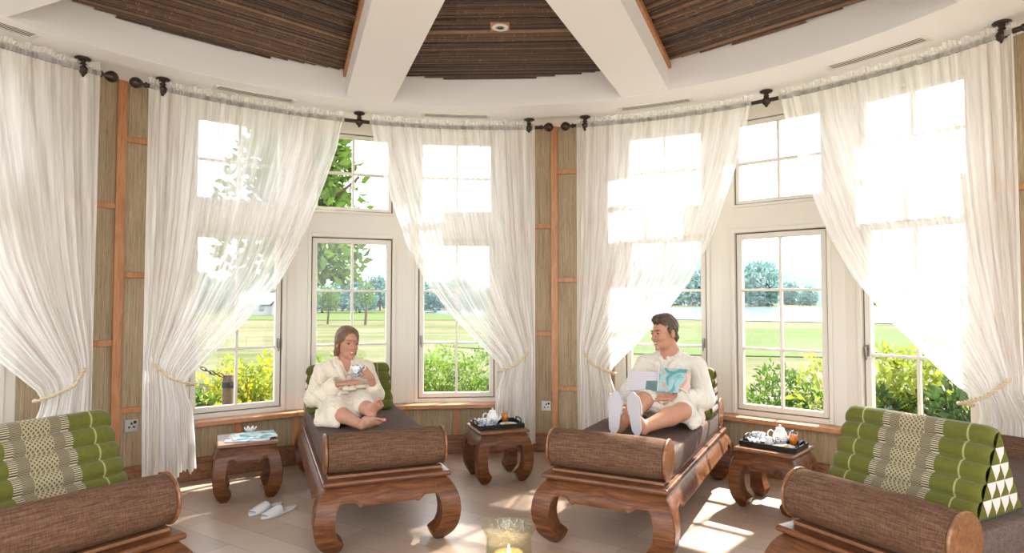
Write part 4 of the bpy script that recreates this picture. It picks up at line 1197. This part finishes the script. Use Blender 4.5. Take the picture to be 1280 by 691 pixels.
    V, F = B.mesh(); V[:, 2] = np.maximum(V[:, 2], .530); np_mesh('bathrobe', V, F, M['robe'], rt)
    rb = bpy.data.objects['bathrobe']
    # collar, cuffs, belt
    B2 = SDF((-.30, 1.00, .60), (.20, 1.38, 1.0), .0045)
    for s, x in ((-1, -.085), (1, -.085)):
        B2.chain([(x + s * .050, 1.29, .935), (x + s * .066, 1.235, .925), (x + s * .050, 1.165, .865), (x + s * .012 - .01, 1.095, .765)], [.017, .020, .022, .020], .012)
    V, F = B2.mesh(); np_mesh('collar', V, F, M['robe'], rb)
    B3 = SDF((-.42, .90, .60), (.22, 1.30, .90), .0045)
    c = lerp(el2, wl_, .80); B3.cap(c, lerp(el2, wl_, .90), .064, .064, .01); B3.cap(lerp(el2, wl_, .78), lerp(el2, wl_, 1.02), .048, .050, .004, 'd')
    V, F = B3.mesh(); np_mesh('cuff', V, F, M['robe'], rb)
    m = MB(); m.tube([(-.085 + .180 * math.cos(a), 1.165 + .132 * math.sin(a), .742 + .004 * math.sin(3 * a)) for a in np.linspace(0, 2 * PI, 40, endpoint=False)], .016, 8, closed=True)
    m.tube([(-.085, 1.030, .745), (-.125, 1.005, .755), (-.130, 1.0, .735), (-.085, 1.015, .732), (-.04, 1.0, .735), (-.045, 1.005, .755), (-.085, 1.025, .745)], .013, 8)
    m.tube([(-.09, 1.03, .70), (-.11, .98, .715), (-.15, .93, .722), (-.17, .86, .722)], [.013, .013, .013, .012], 8); m.build('belt', M['robe'], rb, smooth=True)
    # cup and saucer in her hands
    def wp(p): return bed_pt(D1o, D1r, *p)
    sc_ = saucer(wp((-.045, .955, .822)), 'blue and white saucer held in the hands of the woman'); sc_.rotation_euler = (0, 0, D1r)
    teacup(wp((-.040, .955, .846)), D1r + R(10), 'blue and white teacup raised over its saucer by the woman')
build_woman()

# ---------------------------------------------------------------- the man
def build_man():
    rt = thing('person', 'seated man in a white robe and slippers, reading a magazine', 'person', (*D2o, 0), D2r)
    S = SDF((-.36, .40, .50), (.46, 1.48, 1.30), .0037)
    hc = (.030, 1.215, 1.115)
    Rl = Matrix.Rotation(-D2r, 3, 'Z'); fw = Rl @ Vector((-.86, -.50, -.06)).normalized()
    Rm = frame3(fw, (-.06, .02, 1)); W = head_sdf(S, hc, Rm, True)
    S.chain([(.048, 1.235, 1.05), (.060, 1.26, .985), (.065, 1.255, .92)], [.058, .058, .075], .03)
    S.ell((.065, 1.235, .84), (.160, .085, .13), .04); S.ell((.065, 1.17, .68), (.145, .095, .12), .04); S.ell((.065, 1.14, .625), (.155, .105, .08), .04)
    shl, shr = (-.110, 1.235, .885), (.245, 1.235, .885); S.cap(shl, shr, .052, .052, .04)
    el, wl_ = (-.175, 1.06, .700), (-.055, .915, .706); er, wr = (.325, 1.07, .690), (.195, .915, .716)
    S.chain([shl, el, wl_], [.046, .034, .028], .02); S.chain([shr, er, wr], [.046, .034, .028], .02)
    hand(S, wl_, np.array((.030, .865, .712)), (.1, -.45, .9), (.35, .4, .45, .5), True, .98)
    hand(S, wr, np.array((.105, .862, .724)), (-.1, -.45, .9), (.35, .4, .45, .5), False, .98)
    hl, hr = (-.02, 1.10, .635), (.145, 1.10, .635); kl, kr = (.000, .775, .700), (.255, .775, .655); al, ar = (-.075, .545, .575), (.070, .570, .575)
    S.chain([hl, kl], [.076, .057], .03); S.chain([hr, kr], [.076, .057], .03)
    S.chain([kl, lerp(kl, al, .35), al], [.056, .056, .036], .02); S.chain([kr, lerp(kr, ar, .35), ar], [.056, .056, .036], .02)
    foot(S, (-.082, .530, .542), (-.090, .488, .655), (0, .95, .3), -1, .95, False); foot(S, (.066, .530, .545), (.020, .478, .670), (.05, .95, .3), 1, .95, False)
    V, F = S.mesh(); V[:, 2] = np.maximum(V[:, 2], .5295); np_mesh('body', V, F, M['skin_m'], rt)
    head_bits(W, Rm, rt, True)
    H = SDF((-.12, 1.06, 1.00), (.20, 1.40, 1.30), .0036)
    H.ell(W((0, .026, .048)), (.079, .094, .086), .01, Rm); H.ell(W((0, -.040, .098)), (.058, .042, .030), .02, Rm); H.ell(W((.0, .0, .112)), (.060, .07, .030), .02, Rm)
    H.ell(W((0, .06, -.03)), (.062, .050, .050), .02, Rm)
    for s in (-1, 1): H.cap(W((s * .073, -.015, .03)), W((s * .075, -.018, -.008)), .009, .004, .01)
    H.ell(W((0, -.086, -.035)), (.085, .058, .098), .008, Rm, 'd'); H.ell(W((0, -.11, .035)), (.060, .040, .030), .015, Rm, 'd')
    for s in (-1, 1): H.ell(W((s * .082, .006, -.020)), (.018, .024, .036), .006, Rm, 'd')
    hf = [H.lo[k] + H.h * np.arange(H.n[k], dtype=np.float32) for k in range(3)]; X, Y, Z = np.meshgrid(*hf, indexing='ij', sparse=True)
    H.D += (.0026 * np.sin(150 * X + 60 * Z) * np.sin(130 * Y + 90 * Z)).astype(np.float32)
    V, F = H.mesh(); np_mesh('hair', V, F, M['hair_m'], rt)
    B = SDF((-.32, .66, .50), (.48, 1.44, 1.04), .0052)
    B.ell((.065, 1.24, .84), (.190, .105, .145), .05); B.ell((.065, 1.18, .69), (.185, .12, .13), .05); B.ell((.065, 1.13, .635), (.215, .14, .095), .05)
    B.cap((-.105, 1.24, .885), (.240, 1.24, .885), .072, .072, .05); B.cap((-.02, 1.255, .925), (.14, 1.255, .925), .055, .055, .03)
    B.chain([shl, (-.175, 1.07, .704), lerp((-.175, 1.065, .704), wl_, .72)], [.072, .070, .056], .02)
    B.chain([shr, (.324, 1.08, .694), lerp((.324, 1.075, .694), wr, .80)], [.072, .072, .058], .02)
    B.chain([(-.02, 1.08, .64), (.000, .845, .690)], [.098, .074], .03); B.chain([(.15, 1.08, .64), (.252, .800, .652)], [.098, .074], .03); B.cap((.07, 1.05, .65), (.115, .86, .635), .09, .06, .06)
    B.chain([(.30, 1.02, .580), (.305, .83, .568)], [.045, .034], .04)
    B.cap((.03, 1.17, 1.02), (.035, 1.135, .915), .05, .018, .012, 'd'); B.cap((.062, 1.25, .96), (.05, 1.235, 1.12), .066, .08, .01, 'd')
    fold(B, .022, 76, 8, [(1, .2, .3), (.4, 1, .5), (.6, -.5, 1)])
    V, F = B.mesh(); V[:, 2] = np.maximum(V[:, 2], .530); rb = np_mesh('bathrobe', V, F, M['robe_man'], rt)
    B2 = SDF((-.12, 1.02, .66), (.28, 1.42, 1.06), .0045)
    for s in (-1, 1): B2.chain([(.062 + s * .058, 1.30, .985), (.058 + s * .076, 1.235, .970), (.050 + s * .054, 1.150, .905), (.05 + s * .012, 1.085, .80)], [.019, .023, .025, .022], .012)
    V, F = B2.mesh(); np_mesh('collar', V, F, M['robe_man'], rb)
    B3 = SDF((-.30, .90, .60), (.44, 1.26, .86), .0045)
    for e0, w0, t0 in (((-.175, 1.065, .704), wl_, .70), ((.324, 1.075, .694), wr, .78)):
        B3.cap(lerp(e0, w0, t0), lerp(e0, w0, t0 + .12), .067, .066, .01)
    for e0, w0, t0 in (((-.175, 1.065, .704), wl_, .70), ((.324, 1.075, .694), wr, .78)): B3.cap(lerp(e0, w0, t0 - .02), lerp(e0, w0, t0 + .3), .050, .054, .004, 'd')
    V, F = B3.mesh(); np_mesh('cuff', V, F, M['robe_man'], rb)
    m = MB(); m.tube([(.065 + .205 * math.cos(a), 1.175 + .140 * math.sin(a), .760) for a in np.linspace(0, 2 * PI, 40, endpoint=False)], .016, 8, closed=True); m.build('belt', M['robe_man'], rb, smooth=True)
    # worn slippers: soles face the camera
    for x0, zc, lean, yw in ((-.092, .530, 3, 12), (.030, .532, -10, -6)):
        sl = bpy.data.objects.new('slipper', None); COL.objects.link(sl); sl.parent = rt
        # local: toe is -y, sole bottom is -z ; turn so that toe points up and the bottom faces the foot end
        Mx = Matrix.Translation((x0 + .012, .452, zc + .138)) @ Matrix.Rotation(R(lean), 4, 'Y') @ Matrix.Rotation(R(yw), 4, 'Z') @ Matrix.Rotation(R(-90 - 8), 4, 'X')
        sl.matrix_local = Mx; s_ = slipper_meshes(sl); s_.data.materials.clear(); s_.data.materials.append(M['sole'])
    # open magazine
    mg = thing('magazine', 'open magazine in the hands of the man, teal photo cover', 'magazine', bed_pt(D2o, D2r, .055, .925, .748), D2r + R(4), rot=None)
    pv = newmat('photo cover'); c_ = pv.coord('Object', (1, 1, 1)); n_ = pv.noise(c_, 8.0, 3, .5, 1.2)
    pv = pv.done(pv.bsdf(pv.ramp(n_, [(.40, (.10, .27, .29)), (.48, (.34, .56, .58)), (.54, (.52, .30, .22)), (.62, (.62, .47, .40))]), .3, .5))
    pb = newmat('printed page'); c2_ = pb.coord('Object', (1, 1, 1)); sp = pb.n('ShaderNodeSeparateXYZ'); pb.t.links.new(c2_, sp.inputs[0])
    ln = pb.math('LESS_THAN', pb.math('FRACT', pb.math('MULTIPLY', sp.outputs[2], 130)), .42); lowz = pb.math('LESS_THAN', sp.outputs[2], .062); rx = pb.math('GREATER_THAN', sp.outputs[0], -.075)
    pic = pb.math('MULTIPLY', lowz, rx); n3 = pb.noise(c2_, 14, 2)
    pb = pb.done(pb.bsdf(pb.mix(pic, pb.mix(pb.math('MULTIPLY', ln, .35), (.60, .56, .60), (.30, .28, .32)), pb.mix(n3, (.03, .07, .07), (.25, .38, .38))), .4, .4))
    def leaf(sgn, w_, h_, ang, tilt, mat, nm, th=.0035):
        m = MB(); g1 = []; g2 = []
        for i in range(13):
            s_ = i / 12; x = sgn * w_ * s_; bow = .018 * math.sin(PI * s_) * (1 - .3 * s_)
            X = x * math.cos(ang) ; Y = -abs(x) * math.sin(ang) - bow
            r1 = []; r2 = []
            for j in range(9):
                t = j / 8; z = h_ * t; back = tilt * z
                r1.append((X, Y + back, z * .98)); r2.append((X, Y + back + th, z * .98))
            g1.append(r1); g2.append(r2)
        m.grid(g1); m.grid(g2)
        n = 9; off = 13 * 9
        for i in range(12):
            for j in (0, 8): a = i * n + j; m.F.append([a, a + n, a + n + off, a + off])
        for j in range(8):
            for i in (0, 12): a = i * n + j; m.F.append([a, a + 1, a + 1 + off, a + off])
        return m.build(nm, mat, mg, auto=50)
    leaf(1, .215, .150, R(8), .55, pv, 'front_cover'); leaf(-1, .205, .120, R(12), .75, pb, 'open_page'); leaf(-1, .200, .118, R(12), .78, M['paper'], 'page_block', .006).location = (0, .006, 0)
    m = MB(); m.tube([(0, -.001, 0), (0, .04, .075), (0, .085, .148)], .003, 6); m.build('spine', M['paper'], mg)
build_man()
# ================================================================== OUTDOORS
def gmat():
    t = newmat('meadow grass'); c = t.coord('Object', (1, 1, 1))
    n1 = t.noise(c, .09, 4, .6); n2 = t.noise(c, 1.6, 5, .7); n3 = t.noise(t.coord('Object', (.25, 1.4, 1)), .5, 3)
    f = t.math('ADD', t.math('MULTIPLY', n1, .45), t.math('ADD', t.math('MULTIPLY', n2, .2), t.math('MULTIPLY', n3, .35)))
    return t.done(t.bsdf(t.ramp(f, [(.34, (.042, .060, .020)), (.44, (.062, .075, .027)), (.52, (.098, .090, .048)), (.66, (.130, .112, .074))]), .95, .05, t.bump(n2, .6, .1)))
GZ = -.12
mb = MB(); NG = 48
pts = [[(x, y, GZ - (0.0 if y > -40 else 0)) for y in np.linspace(-60, 420, 40)] for x in np.linspace(-320, 320, 40)]
mb.grid(pts); g = mb.build('ground', gmat()); struct(g)
# mown lawn and lake
lawn = plain('mown lawn', (.066, .088, .030), .95, .05, bump=(3, .3, .05), var=.25, vscale=.4)
def blob(cx, cy, rx, ry, z, seed, n=60):
    rs = random.Random(seed); ph = [rs.uniform(0, 6) for _ in range(4)]
    return [(cx + rx * (1 + .08 * math.sin(3 * t + ph[0]) + .05 * math.sin(5 * t + ph[1])) * math.cos(t), cy + ry * (1 + .08 * math.sin(2 * t + ph[2])) * math.sin(t)) for t in np.linspace(0, 2 * PI, n, endpoint=False)]
MB().prism(blob(-14, 66, 44, 22, 0, 3), GZ + .002, GZ + .03).build('lawn', lawn).name = 'ground_lawn'
bpy.data.objects['ground_lawn']['kind'] = 'structure'
m = MB().prism(blob(16, 24, 18, 9, 0, 9), GZ + .002, GZ + .03).build('ground_lawn_right', lawn); struct(m)
wt = newmat('pale lake water'); cN = wt.coord('Object', (.3, 2.0, 1)); wt = wt.done(wt.bsdf((.20, .27, .31), .12, .8, wt.bump(wt.noise(cN, 2, 3), .15, .05)))
m = MB().prism(blob(52, 78, 58, 44, 0, 5), GZ + .031, GZ + .05).build('lake', wt); struct(m)
# unseen pale slab behind the camera, added to bounce neutral light
bounce_mat = plain('pale bounce slab', (.44, .40, .36), .8, .2, bump=(20, .3, .01), var=.1, vscale=3)
m = MB().box(-14, 14, -16, -.6, GZ + .002, GZ + .1); struct(m.build('ground_bounce', bounce_mat))
# path under the windows
m = MB()
for a in range(-96, 80, 4):
    m.add([(*pol(a, 3.63), GZ + .01), (*pol(a + 4, 3.63), GZ + .01), (*pol(a + 4, 3.95), GZ + .01), (*pol(a, 3.95), GZ + .01)], [(0, 1, 2, 3)])
struct(m.build('ground_path', plain('gravel', (.35, .31, .26), .9, .1, bump=(60, .6, .01), var=.2, vscale=60)))

def leafmat(name, a, b, tl=.35):
    t = newmat(name); oi = t.n('ShaderNodeObjectInfo'); c = t.coord('Object'); n = t.noise(c, 3.5, 3, .7)
    col = t.mix(n, a, b)
    d = t.n('ShaderNodeBsdfPrincipled'); t.set(d.inputs['Base Color'], col); d.inputs['Roughness'].default_value = .55; d.inputs['Specular IOR Level'].default_value = .3
    tr = t.n('ShaderNodeBsdfTranslucent'); t.set(tr.inputs[0], col); mx = t.n('ShaderNodeMixShader'); mx.inputs[0].default_value = tl
    t.t.links.new(d.outputs[0], mx.inputs[1]); t.t.links.new(tr.outputs[0], mx.inputs[2]); return t.done(mx.outputs[0])
L_bright = leafmat('bright green leaf', (0.097, 0.193, 0.015), (0.246, 0.356, 0.045))
L_mid = leafmat('mid green leaf', (0.043, 0.101, 0.014), (0.122, 0.209, 0.036))
L_maple = leafmat('maple leaf', (.045, .10, .012), (.13, .21, .03), .3)
L_dark = leafmat('dark green leaf', (0.021, 0.049, 0.010), (0.070, 0.119, 0.032))
L_lime = leafmat('yellow green leaf', (0.193, 0.262, 0.024), (0.400, 0.447, 0.070))
L_flow = leafmat('yellow blossom', (0.462, 0.386, 0.017), (0.672, 0.571, 0.042))
L_haze = leafmat('hazed tree leaf', (0.088, 0.190, 0.170), (0.163, 0.299, 0.258), .1)  # aerial haze painted into the leaf colour of the distant row
L_far_haze = leafmat('far hazed leaf', (0.115, 0.218, 0.205), (0.218, 0.346, 0.307), .1)  # far shore trees: haze mixed into the leaf colour, paler still
bark = plain('grey bark', (.12, .085, .06), .9, .1, bump=(30, .5, .02), var=.3)
def leaves(n, P, size, rs, up=.3, asp=.5):
    """P (n,3) positions with outward normals N"""
    pos, nor = P
    d = rs.normal(size=(n, 3)); d += nor * .8; d[:, 2] += up; d /= np.linalg.norm(d, axis=1)[:, None]
    s = rs.normal(size=(n, 3)); s -= d * (s * d).sum(1)[:, None]; s /= np.linalg.norm(s, axis=1)[:, None]
    L = size * rs.uniform(.6, 1.3, (n, 1)); q = np.cross(d, s) * L * .12
    V = np.stack([pos, pos + d * L * .5 + s * L * asp * .5 + q, pos + d * L, pos + d * L * .5 - s * L * asp * .5 + q], 1).reshape(-1, 3)
    F = np.arange(n * 4).reshape(n, 4); return V, F
def lump_cloud(n, dims, rs, lumps=9, hollow=.55, low=0.0):
    """points on a lumpy crown: several ellipsoids inside a dims box, base at z=0"""
    c = rs.uniform(-.55, .55, (lumps, 3)); c[:, 2] = rs.uniform(low, .75, lumps); r = rs.uniform(.28, .5, lumps)
    k = rs.integers(0, lumps, n); v = rs.normal(size=(n, 3)); v /= np.linalg.norm(v, axis=1)[:, None]
    rad = r[k][:, None] * rs.uniform(hollow, 1, (n, 1)) ** .4
    p = c[k] + v * rad
    p[:, 2] = np.abs(p[:, 2]); p = p * np.array(dims) * np.array([.62, .62, .85])
    return p, v
def bush(loc, dims, mat, n, size, label, seed, flower=0, cat='bush', name='bush', group=None, asp=.5):
    rs = np.random.default_rng(seed); t = thing(name, label, cat, loc, 0, group)
    V, F = leaves(n, lump_cloud(n, dims, rs), size, rs, asp=asp); np_mesh('foliage', V, F, mat, t)['kind'] = 'stuff'
    if flower:
        p, v = lump_cloud(flower, [d * 1.04 for d in dims], rs, hollow=.9); V, F = leaves(flower, (p, v), size * .8, rs, .8); np_mesh('blossom', V, F, L_flow, t)['kind'] = 'stuff'
    m = MB()
    for k in range(5):
        a = rs.uniform(0, 2 * PI); q = (math.cos(a) * dims[0] * .25, math.sin(a) * dims[1] * .25, dims[2] * .55)
        m.tube([(0, 0, 0), (q[0] * .4, q[1] * .4, q[2] * .5), q], [.018, .012, .006], 6)
    m.build('stem', bark, t); return t
def bpos(a, r): return (*pol(a, r), GZ)
# shrubs close to the glass, by azimuth seen through each window
bush(bpos(-38.5, 4.75), (.75, .6, .82), L_mid, 2600, .075, 'green leafy shrub outside the left window beside the gathered curtain', 21)
bush(bpos(-35.8, 4.60), (.75, .5, .72), L_lime, 2400, .055, 'yellow flowering shrub low outside the left window', 22, 2600)
bush(bpos(-30.5, 4.75), (.8, .6, .95), L_lime, 2600, .06, 'yellow flowering shrub taller and outside the left window near its handle', 23, 2400)
bush(bpos(-25.5, 5.4), (.9, .7, .85), L_bright, 2600, .06, 'bright green shrub outside the window behind the left of the woman', 24)
bush(bpos(-18.0, 5.3), (1.0, .7, 1.02), L_bright, 3600, .055, 'bright green shrub outside the window right of the head of the woman', 25)
bush(bpos(-12.5, 5.0), (1.1, .7, 1.0), L_bright, 3600, .055, 'bright green shrub outside the window beside the middle curtain, left one', 26)
bush(bpos(-6.0, 4.9), (1.1, .7, .98), L_bright, 3600, .055, 'bright green shrub outside the window beside the middle curtain, right one', 27)
bush(bpos(1.0, 5.0), (1.0, .7, .95), L_mid, 2200, .06, 'green shrub outside behind the curtain by the centre post', 28)
bush(bpos(20.0, 5.2), (1.0, .7, .75), L_mid, 2200, .06, 'green shrub outside behind the curtain left of the man', 29)
bush(bpos(28.5, 5.0), (.9, .6, .80), L_bright, 2200, .06, 'green shrub outside the window behind the head of the man', 30)
bush(bpos(36.5, 4.7), (.85, .6, .98), L_mid, 2800, .07, 'green shrub outside the right window on its left half', 31, asp=.35)
bush(bpos(42.5, 4.7), (.85, .6, 1.0), L_lime, 2600, .10, 'lime green large leaved shrub outside the right window on its right half', 32, asp=.35)
bush(bpos(48.5, 4.6), (.8, .6, 1.22), L_lime, 2400, .11, 'tall lime green shrub outside the window beside the right curtain', 33, asp=.32)
bush(bpos(50.5, 4.25), (.7, .5, .88), L_dark, 2600, .09, 'dark green shrub below the tall lime one by the right curtain', 34, asp=.4)
bush(bpos(57.0, 4.35), (1.1, .6, 1.0), L_dark, 3400, .10, 'dark green leafy shrub outside behind the green cushion on the right', 35, asp=.4)
bush(bpos(64.0, 4.5), (1.0, .6, .9), L_mid, 2000, .10, 'green shrub outside behind the curtain at the right edge', 36, asp=.4)
# trees
def tree(loc, h, crown, cz, mat, n, size, label, seed, group=None, name='tree', lumps=12, sx=0):
    rs = np.random.default_rng(seed); t = thing(name, label, 'tree', loc, 0, group)
    p, v = lump_cloud(n, crown, rs, lumps); p[:, 2] += cz; p[:, 0] += sx
    V, F = leaves(n, (p, v), size, rs); np_mesh('foliage', V, F, mat, t)['kind'] = 'stuff'
    m = MB(); m.tube([(0, 0, 0), (.02 * h, 0, h * .3), (0, .01 * h, h * .6), (.01 * h, 0, h * .85)], [.025 * h, .019 * h, .012 * h, .004 * h], 8)
    for k in range(6):
        a = rs.uniform(0, 2 * PI); z0 = cz + (h - cz) * rs.uniform(.0, .4); m.tube([(0, 0, z0), (math.cos(a) * crown[0] * .25, math.sin(a) * crown[1] * .25, z0 + crown[2] * .2), (math.cos(a) * crown[0] * .45, math.sin(a) * crown[1] * .45, z0 + crown[2] * .3)], [.010 * h, .006 * h, .003 * h], 6)
    m.build('trunk', bark, t); return t
def polar(px, dist): return ((px - 640) / 780 * dist, dist, GZ)
tree(polar(369, 11.5), 6.6, (2.6, 2.4, 4.4), 1.9, L_maple, 5600, .23, 'large leafy green tree outside behind the curtain left of the woman', 41, sx=-.35)
tree(polar(410, 38), 2.7, (1.5, 1.4, 1.7), .9, L_mid, 1500, .15, 'small bushy tree on the lawn seen through the left side of the centre left window', 42)
tree(polar(457, 37), 3.3, (1.1, 1.1, 2.0), 1.2, L_mid, 900, .14, 'slender young tree on the lawn above the head of the woman', 43)
# far trees: a row beyond the lawn on the left
rowL = [(262 + 47 * k, 72) for k in range(10)] + [(240 + 47 * k, 83) for k in range(10)] + [(255 + 40 * k, 94) for k in range(11)]
base = None
for i, (px, d) in enumerate(rowL):
    if base is None:
        base = tree(polar(px, d), 5.4, (3.2, 3.0, 4.2), .6, L_haze, 1500, .55, 'haze-tinted tree in the distant wood beyond the lawn on the left', 50, 'distant trees beyond the lawn', lumps=8); t = base
    else:
        t = copy_tree(base); t.location = polar(px, d)
    s = 1.0 + .25 * math.sin(i * 2.3); t.scale = (min(s, 1.12), min(s, 1.12), s * (.85 + .2 * math.sin(i * 1.7)) * (1 if i < 10 else 1.25)); t.rotation_euler = (0, 0, i * 1.3)
rowR = [(700 + 62 * k, 145) for k in range(5)] + [(672 + 56 * k, 165) for k in range(9)] + [(740 + 50 * k, 188) for k in range(10)]
base = None
for i, (px, d) in enumerate(rowR):
    if base is None:
        base = tree(polar(px, d), 11, (8.2, 8, 9), .6, L_far_haze, 1600, 1.2, 'haze-tinted tree on the far shore of the lake', 51, 'distant trees across the lake', lumps=9); t = base
    else:
        t = copy_tree(base); t.location = polar(px, d)
    s = (1.0 if px < 960 else .62) * (1 + .18 * math.sin(i * 2.1)); t.scale = (min(s, 1.1), min(s, 1.1), s * (1 if d < 150 else 1.15)); t.rotation_euler = (0, 0, i * 1.1)
# hills
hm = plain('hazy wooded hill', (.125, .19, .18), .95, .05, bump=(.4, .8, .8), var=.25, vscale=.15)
def hill(name, x0, x1, y, H_, seed):
    m = MB(); rs = random.Random(seed); ph = [rs.uniform(0, 6) for _ in range(5)]; g = []
    for i in range(60):
        t = i / 59; x = x0 + (x1 - x0) * t; hh = H_ * math.sin(PI * t) ** .7 * (1 + .12 * math.sin(9 * t + ph[0]) + .05 * math.sin(23 * t + ph[1]) + .03 * math.sin(61 * t + ph[2]))
        g.append([(x, y + dy, GZ - .5 + max(0, hh) * k) for dy, k in ((-26, 0), (-14, .55), (-4, .92), (6, 1), (20, .6), (34, 0))])
    m.grid(g); struct(m.build(name, hm, smooth=True))
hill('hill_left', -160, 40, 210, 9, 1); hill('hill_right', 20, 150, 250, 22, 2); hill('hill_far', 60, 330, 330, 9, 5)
# white house
hs = thing('house', 'distant white house with grey slate roof across the meadow', 'house', (*polar(334, 60)[:2], GZ), R(8)); hs.scale = (.62, .62, .62)
wm = plain('white render', (.36, .36, .35), .8); rm = plain('slate roof', (.16, .19, .22), .7)
def gable(x0, x1, y0, y1, h, rh, along='x'):
    w_ = MB(); r_ = MB(); w_.box(x0, x1, y0, y1, 0, h)
    if along == 'x':
        ym = (y0 + y1) / 2; w_.add([(x0, y0, h), (x0, y1, h), (x0, ym, h + rh), (x1, y0, h), (x1, y1, h), (x1, ym, h + rh)], [(0, 2, 1), (3, 4, 5)])
        for s, ya in ((-1, y0), (1, y1)): r_.add([(x0 - .3, ya + s * .3, h - .2), (x1 + .3, ya + s * .3, h - .2), (x1 + .3, ym, h + rh + .08), (x0 - .3, ym, h + rh + .08)], [(0, 1, 2, 3)])
    else:
        xm = (x0 + x1) / 2; w_.add([(x0, y0, h), (x1, y0, h), (xm, y0, h + rh), (x0, y1, h), (x1, y1, h), (xm, y1, h + rh)], [(0, 1, 2), (3, 5, 4)])
        for s, xa in ((-1, x0), (1, x1)): r_.add([(xa + s * .3, y0 - .3, h - .2), (xa + s * .3, y1 + .3, h - .2), (xm, y1 + .3, h + rh + .08), (xm, y0 - .3, h + rh + .08)], [(0, 1, 2, 3)])
    o = w_.build('house_wall', wm, hs); ro = r_.build('roof', rm, hs); so_ = ro.modifiers.new('t', 'SOLIDIFY'); so_.thickness = .12
gable(-4.5, 3.2, 0, 5, 1.9, 1.5); gable(1.0, 3.6, -1.2, 3, 1.7, 1.3, 'y')
for x in (-3.6, -2.2, -.8): MB().box(x - .35, x + .35, -.05, .02, .7, 1.5).build('window', rm, hs)
MB().box(1.9, 2.7, -1.25, -1.18, .7, 1.5).build('window', rm, hs); MB().box(-2.0, -1.5, 2.2, 2.7, 3.0, 4.0).build('chimney', wm, hs)
# chain and wooden post outside the left window
ch = thing('chain', 'dark iron chain slung outside the left window', 'chain')
ci = plain('iron', (.03, .03, .035), .6, .4, .5)
p0, p1 = Vector(pol(-39.6, 4.12, .86)), Vector(pol(-35.6, 4.16, .68)); n = 8
for i in range(n):
    t = (i + .5) / n; c = p0.lerp(p1, t) + Vector((0, 0, -.03 * math.sin(PI * t))); d = (p1 - p0).normalized(); side = d.cross(Vector((0, 0, 1))).normalized(); up = side.cross(d)
    if i % 2: side, up = up, side
    MB().tube([c + d * .032 * math.cos(a) + side * .013 * math.sin(a) for a in np.linspace(0, 2 * PI, 16, endpoint=False)], .0045, 6, closed=True).build('chain_link', ci, ch, smooth=True)
bo = thing('bollard', 'short weathered round wooden bollard among the yellow shrubs', 'post', bpos(-34.9, 4.18))
MB().lathe([(.05, 0), (.052, .4), (.05, .76), (.044, .80), (0, .81)], 14).build('post_shaft', bark, bo, auto=40); MB().lathe([(.054, .69), (.056, .71), (.054, .74)], 14, cap=False).build('iron_band', ci, bo)
SKY, SUN, EXPO = 3.7, 15.0, 0.45
# ================================================================== LIGHT AND CAMERA
w = bpy.data.worlds.new('sky'); SC.world = w; w.use_nodes = True
nt = w.node_tree; nt.nodes.clear()
out = nt.nodes.new('ShaderNodeOutputWorld'); bg = nt.nodes.new('ShaderNodeBackground'); bg.inputs[1].default_value = SKY
tc = nt.nodes.new('ShaderNodeTexCoord'); sx = nt.nodes.new('ShaderNodeSeparateXYZ'); rp = nt.nodes.new('ShaderNodeValToRGB')
nt.links.new(tc.outputs['Generated'], sx.inputs[0]); nt.links.new(sx.outputs[2], rp.inputs[0])
rp.color_ramp.elements[0].position = .0; rp.color_ramp.elements[0].color = (.93, .96, 1.0, 1)
rp.color_ramp.elements[1].position = .6; rp.color_ramp.elements[1].color = (.86, .93, 1.0, 1)
nt.links.new(rp.outputs[0], bg.inputs[0]); nt.links.new(bg.outputs[0], out.inputs[0])
sl = bpy.data.lights.new('sun', 'SUN'); sl.energy = SUN; sl.angle = R(1.2); sl.color = (1, .955, .88)
so = bpy.data.objects.new('sun', sl); COL.objects.link(so)
az, el = R(43), R(45)
so.rotation_euler = Vector((math.sin(az) * math.cos(el), math.cos(az) * math.cos(el), math.sin(el))).to_track_quat('Z', 'Y').to_euler()
so.location = (20, 20, 20)
cd = bpy.data.cameras.new('camera'); cd.sensor_width = 36; cd.lens = 780 / 1280 * 36; cd.clip_start = .05; cd.clip_end = 2000
co = bpy.data.objects.new('camera', cd); COL.objects.link(co); co.location = (0, 0, 1.35); co.rotation_euler = (R(90) + math.atan(29.5 / 780), 0, 0)
SC.camera = co
SC.view_settings.view_transform = 'Standard'; SC.view_settings.look = 'None'; SC.view_settings.gamma = 1; SC.view_settings.exposure = EXPO
SC.view_settings.use_curve_mapping = False
cy = SC.cycles
cy.max_bounces = 10; cy.diffuse_bounces = 6; cy.glossy_bounces = 4; cy.transmission_bounces = 6; cy.transparent_max_bounces = 24
cy.use_denoising = True
try: cy.denoiser = 'OPENIMAGEDENOISE'
except Exception: pass
cy.sample_clamp_indirect = 12; cy.caustics_reflective = False; cy.caustics_refractive = False
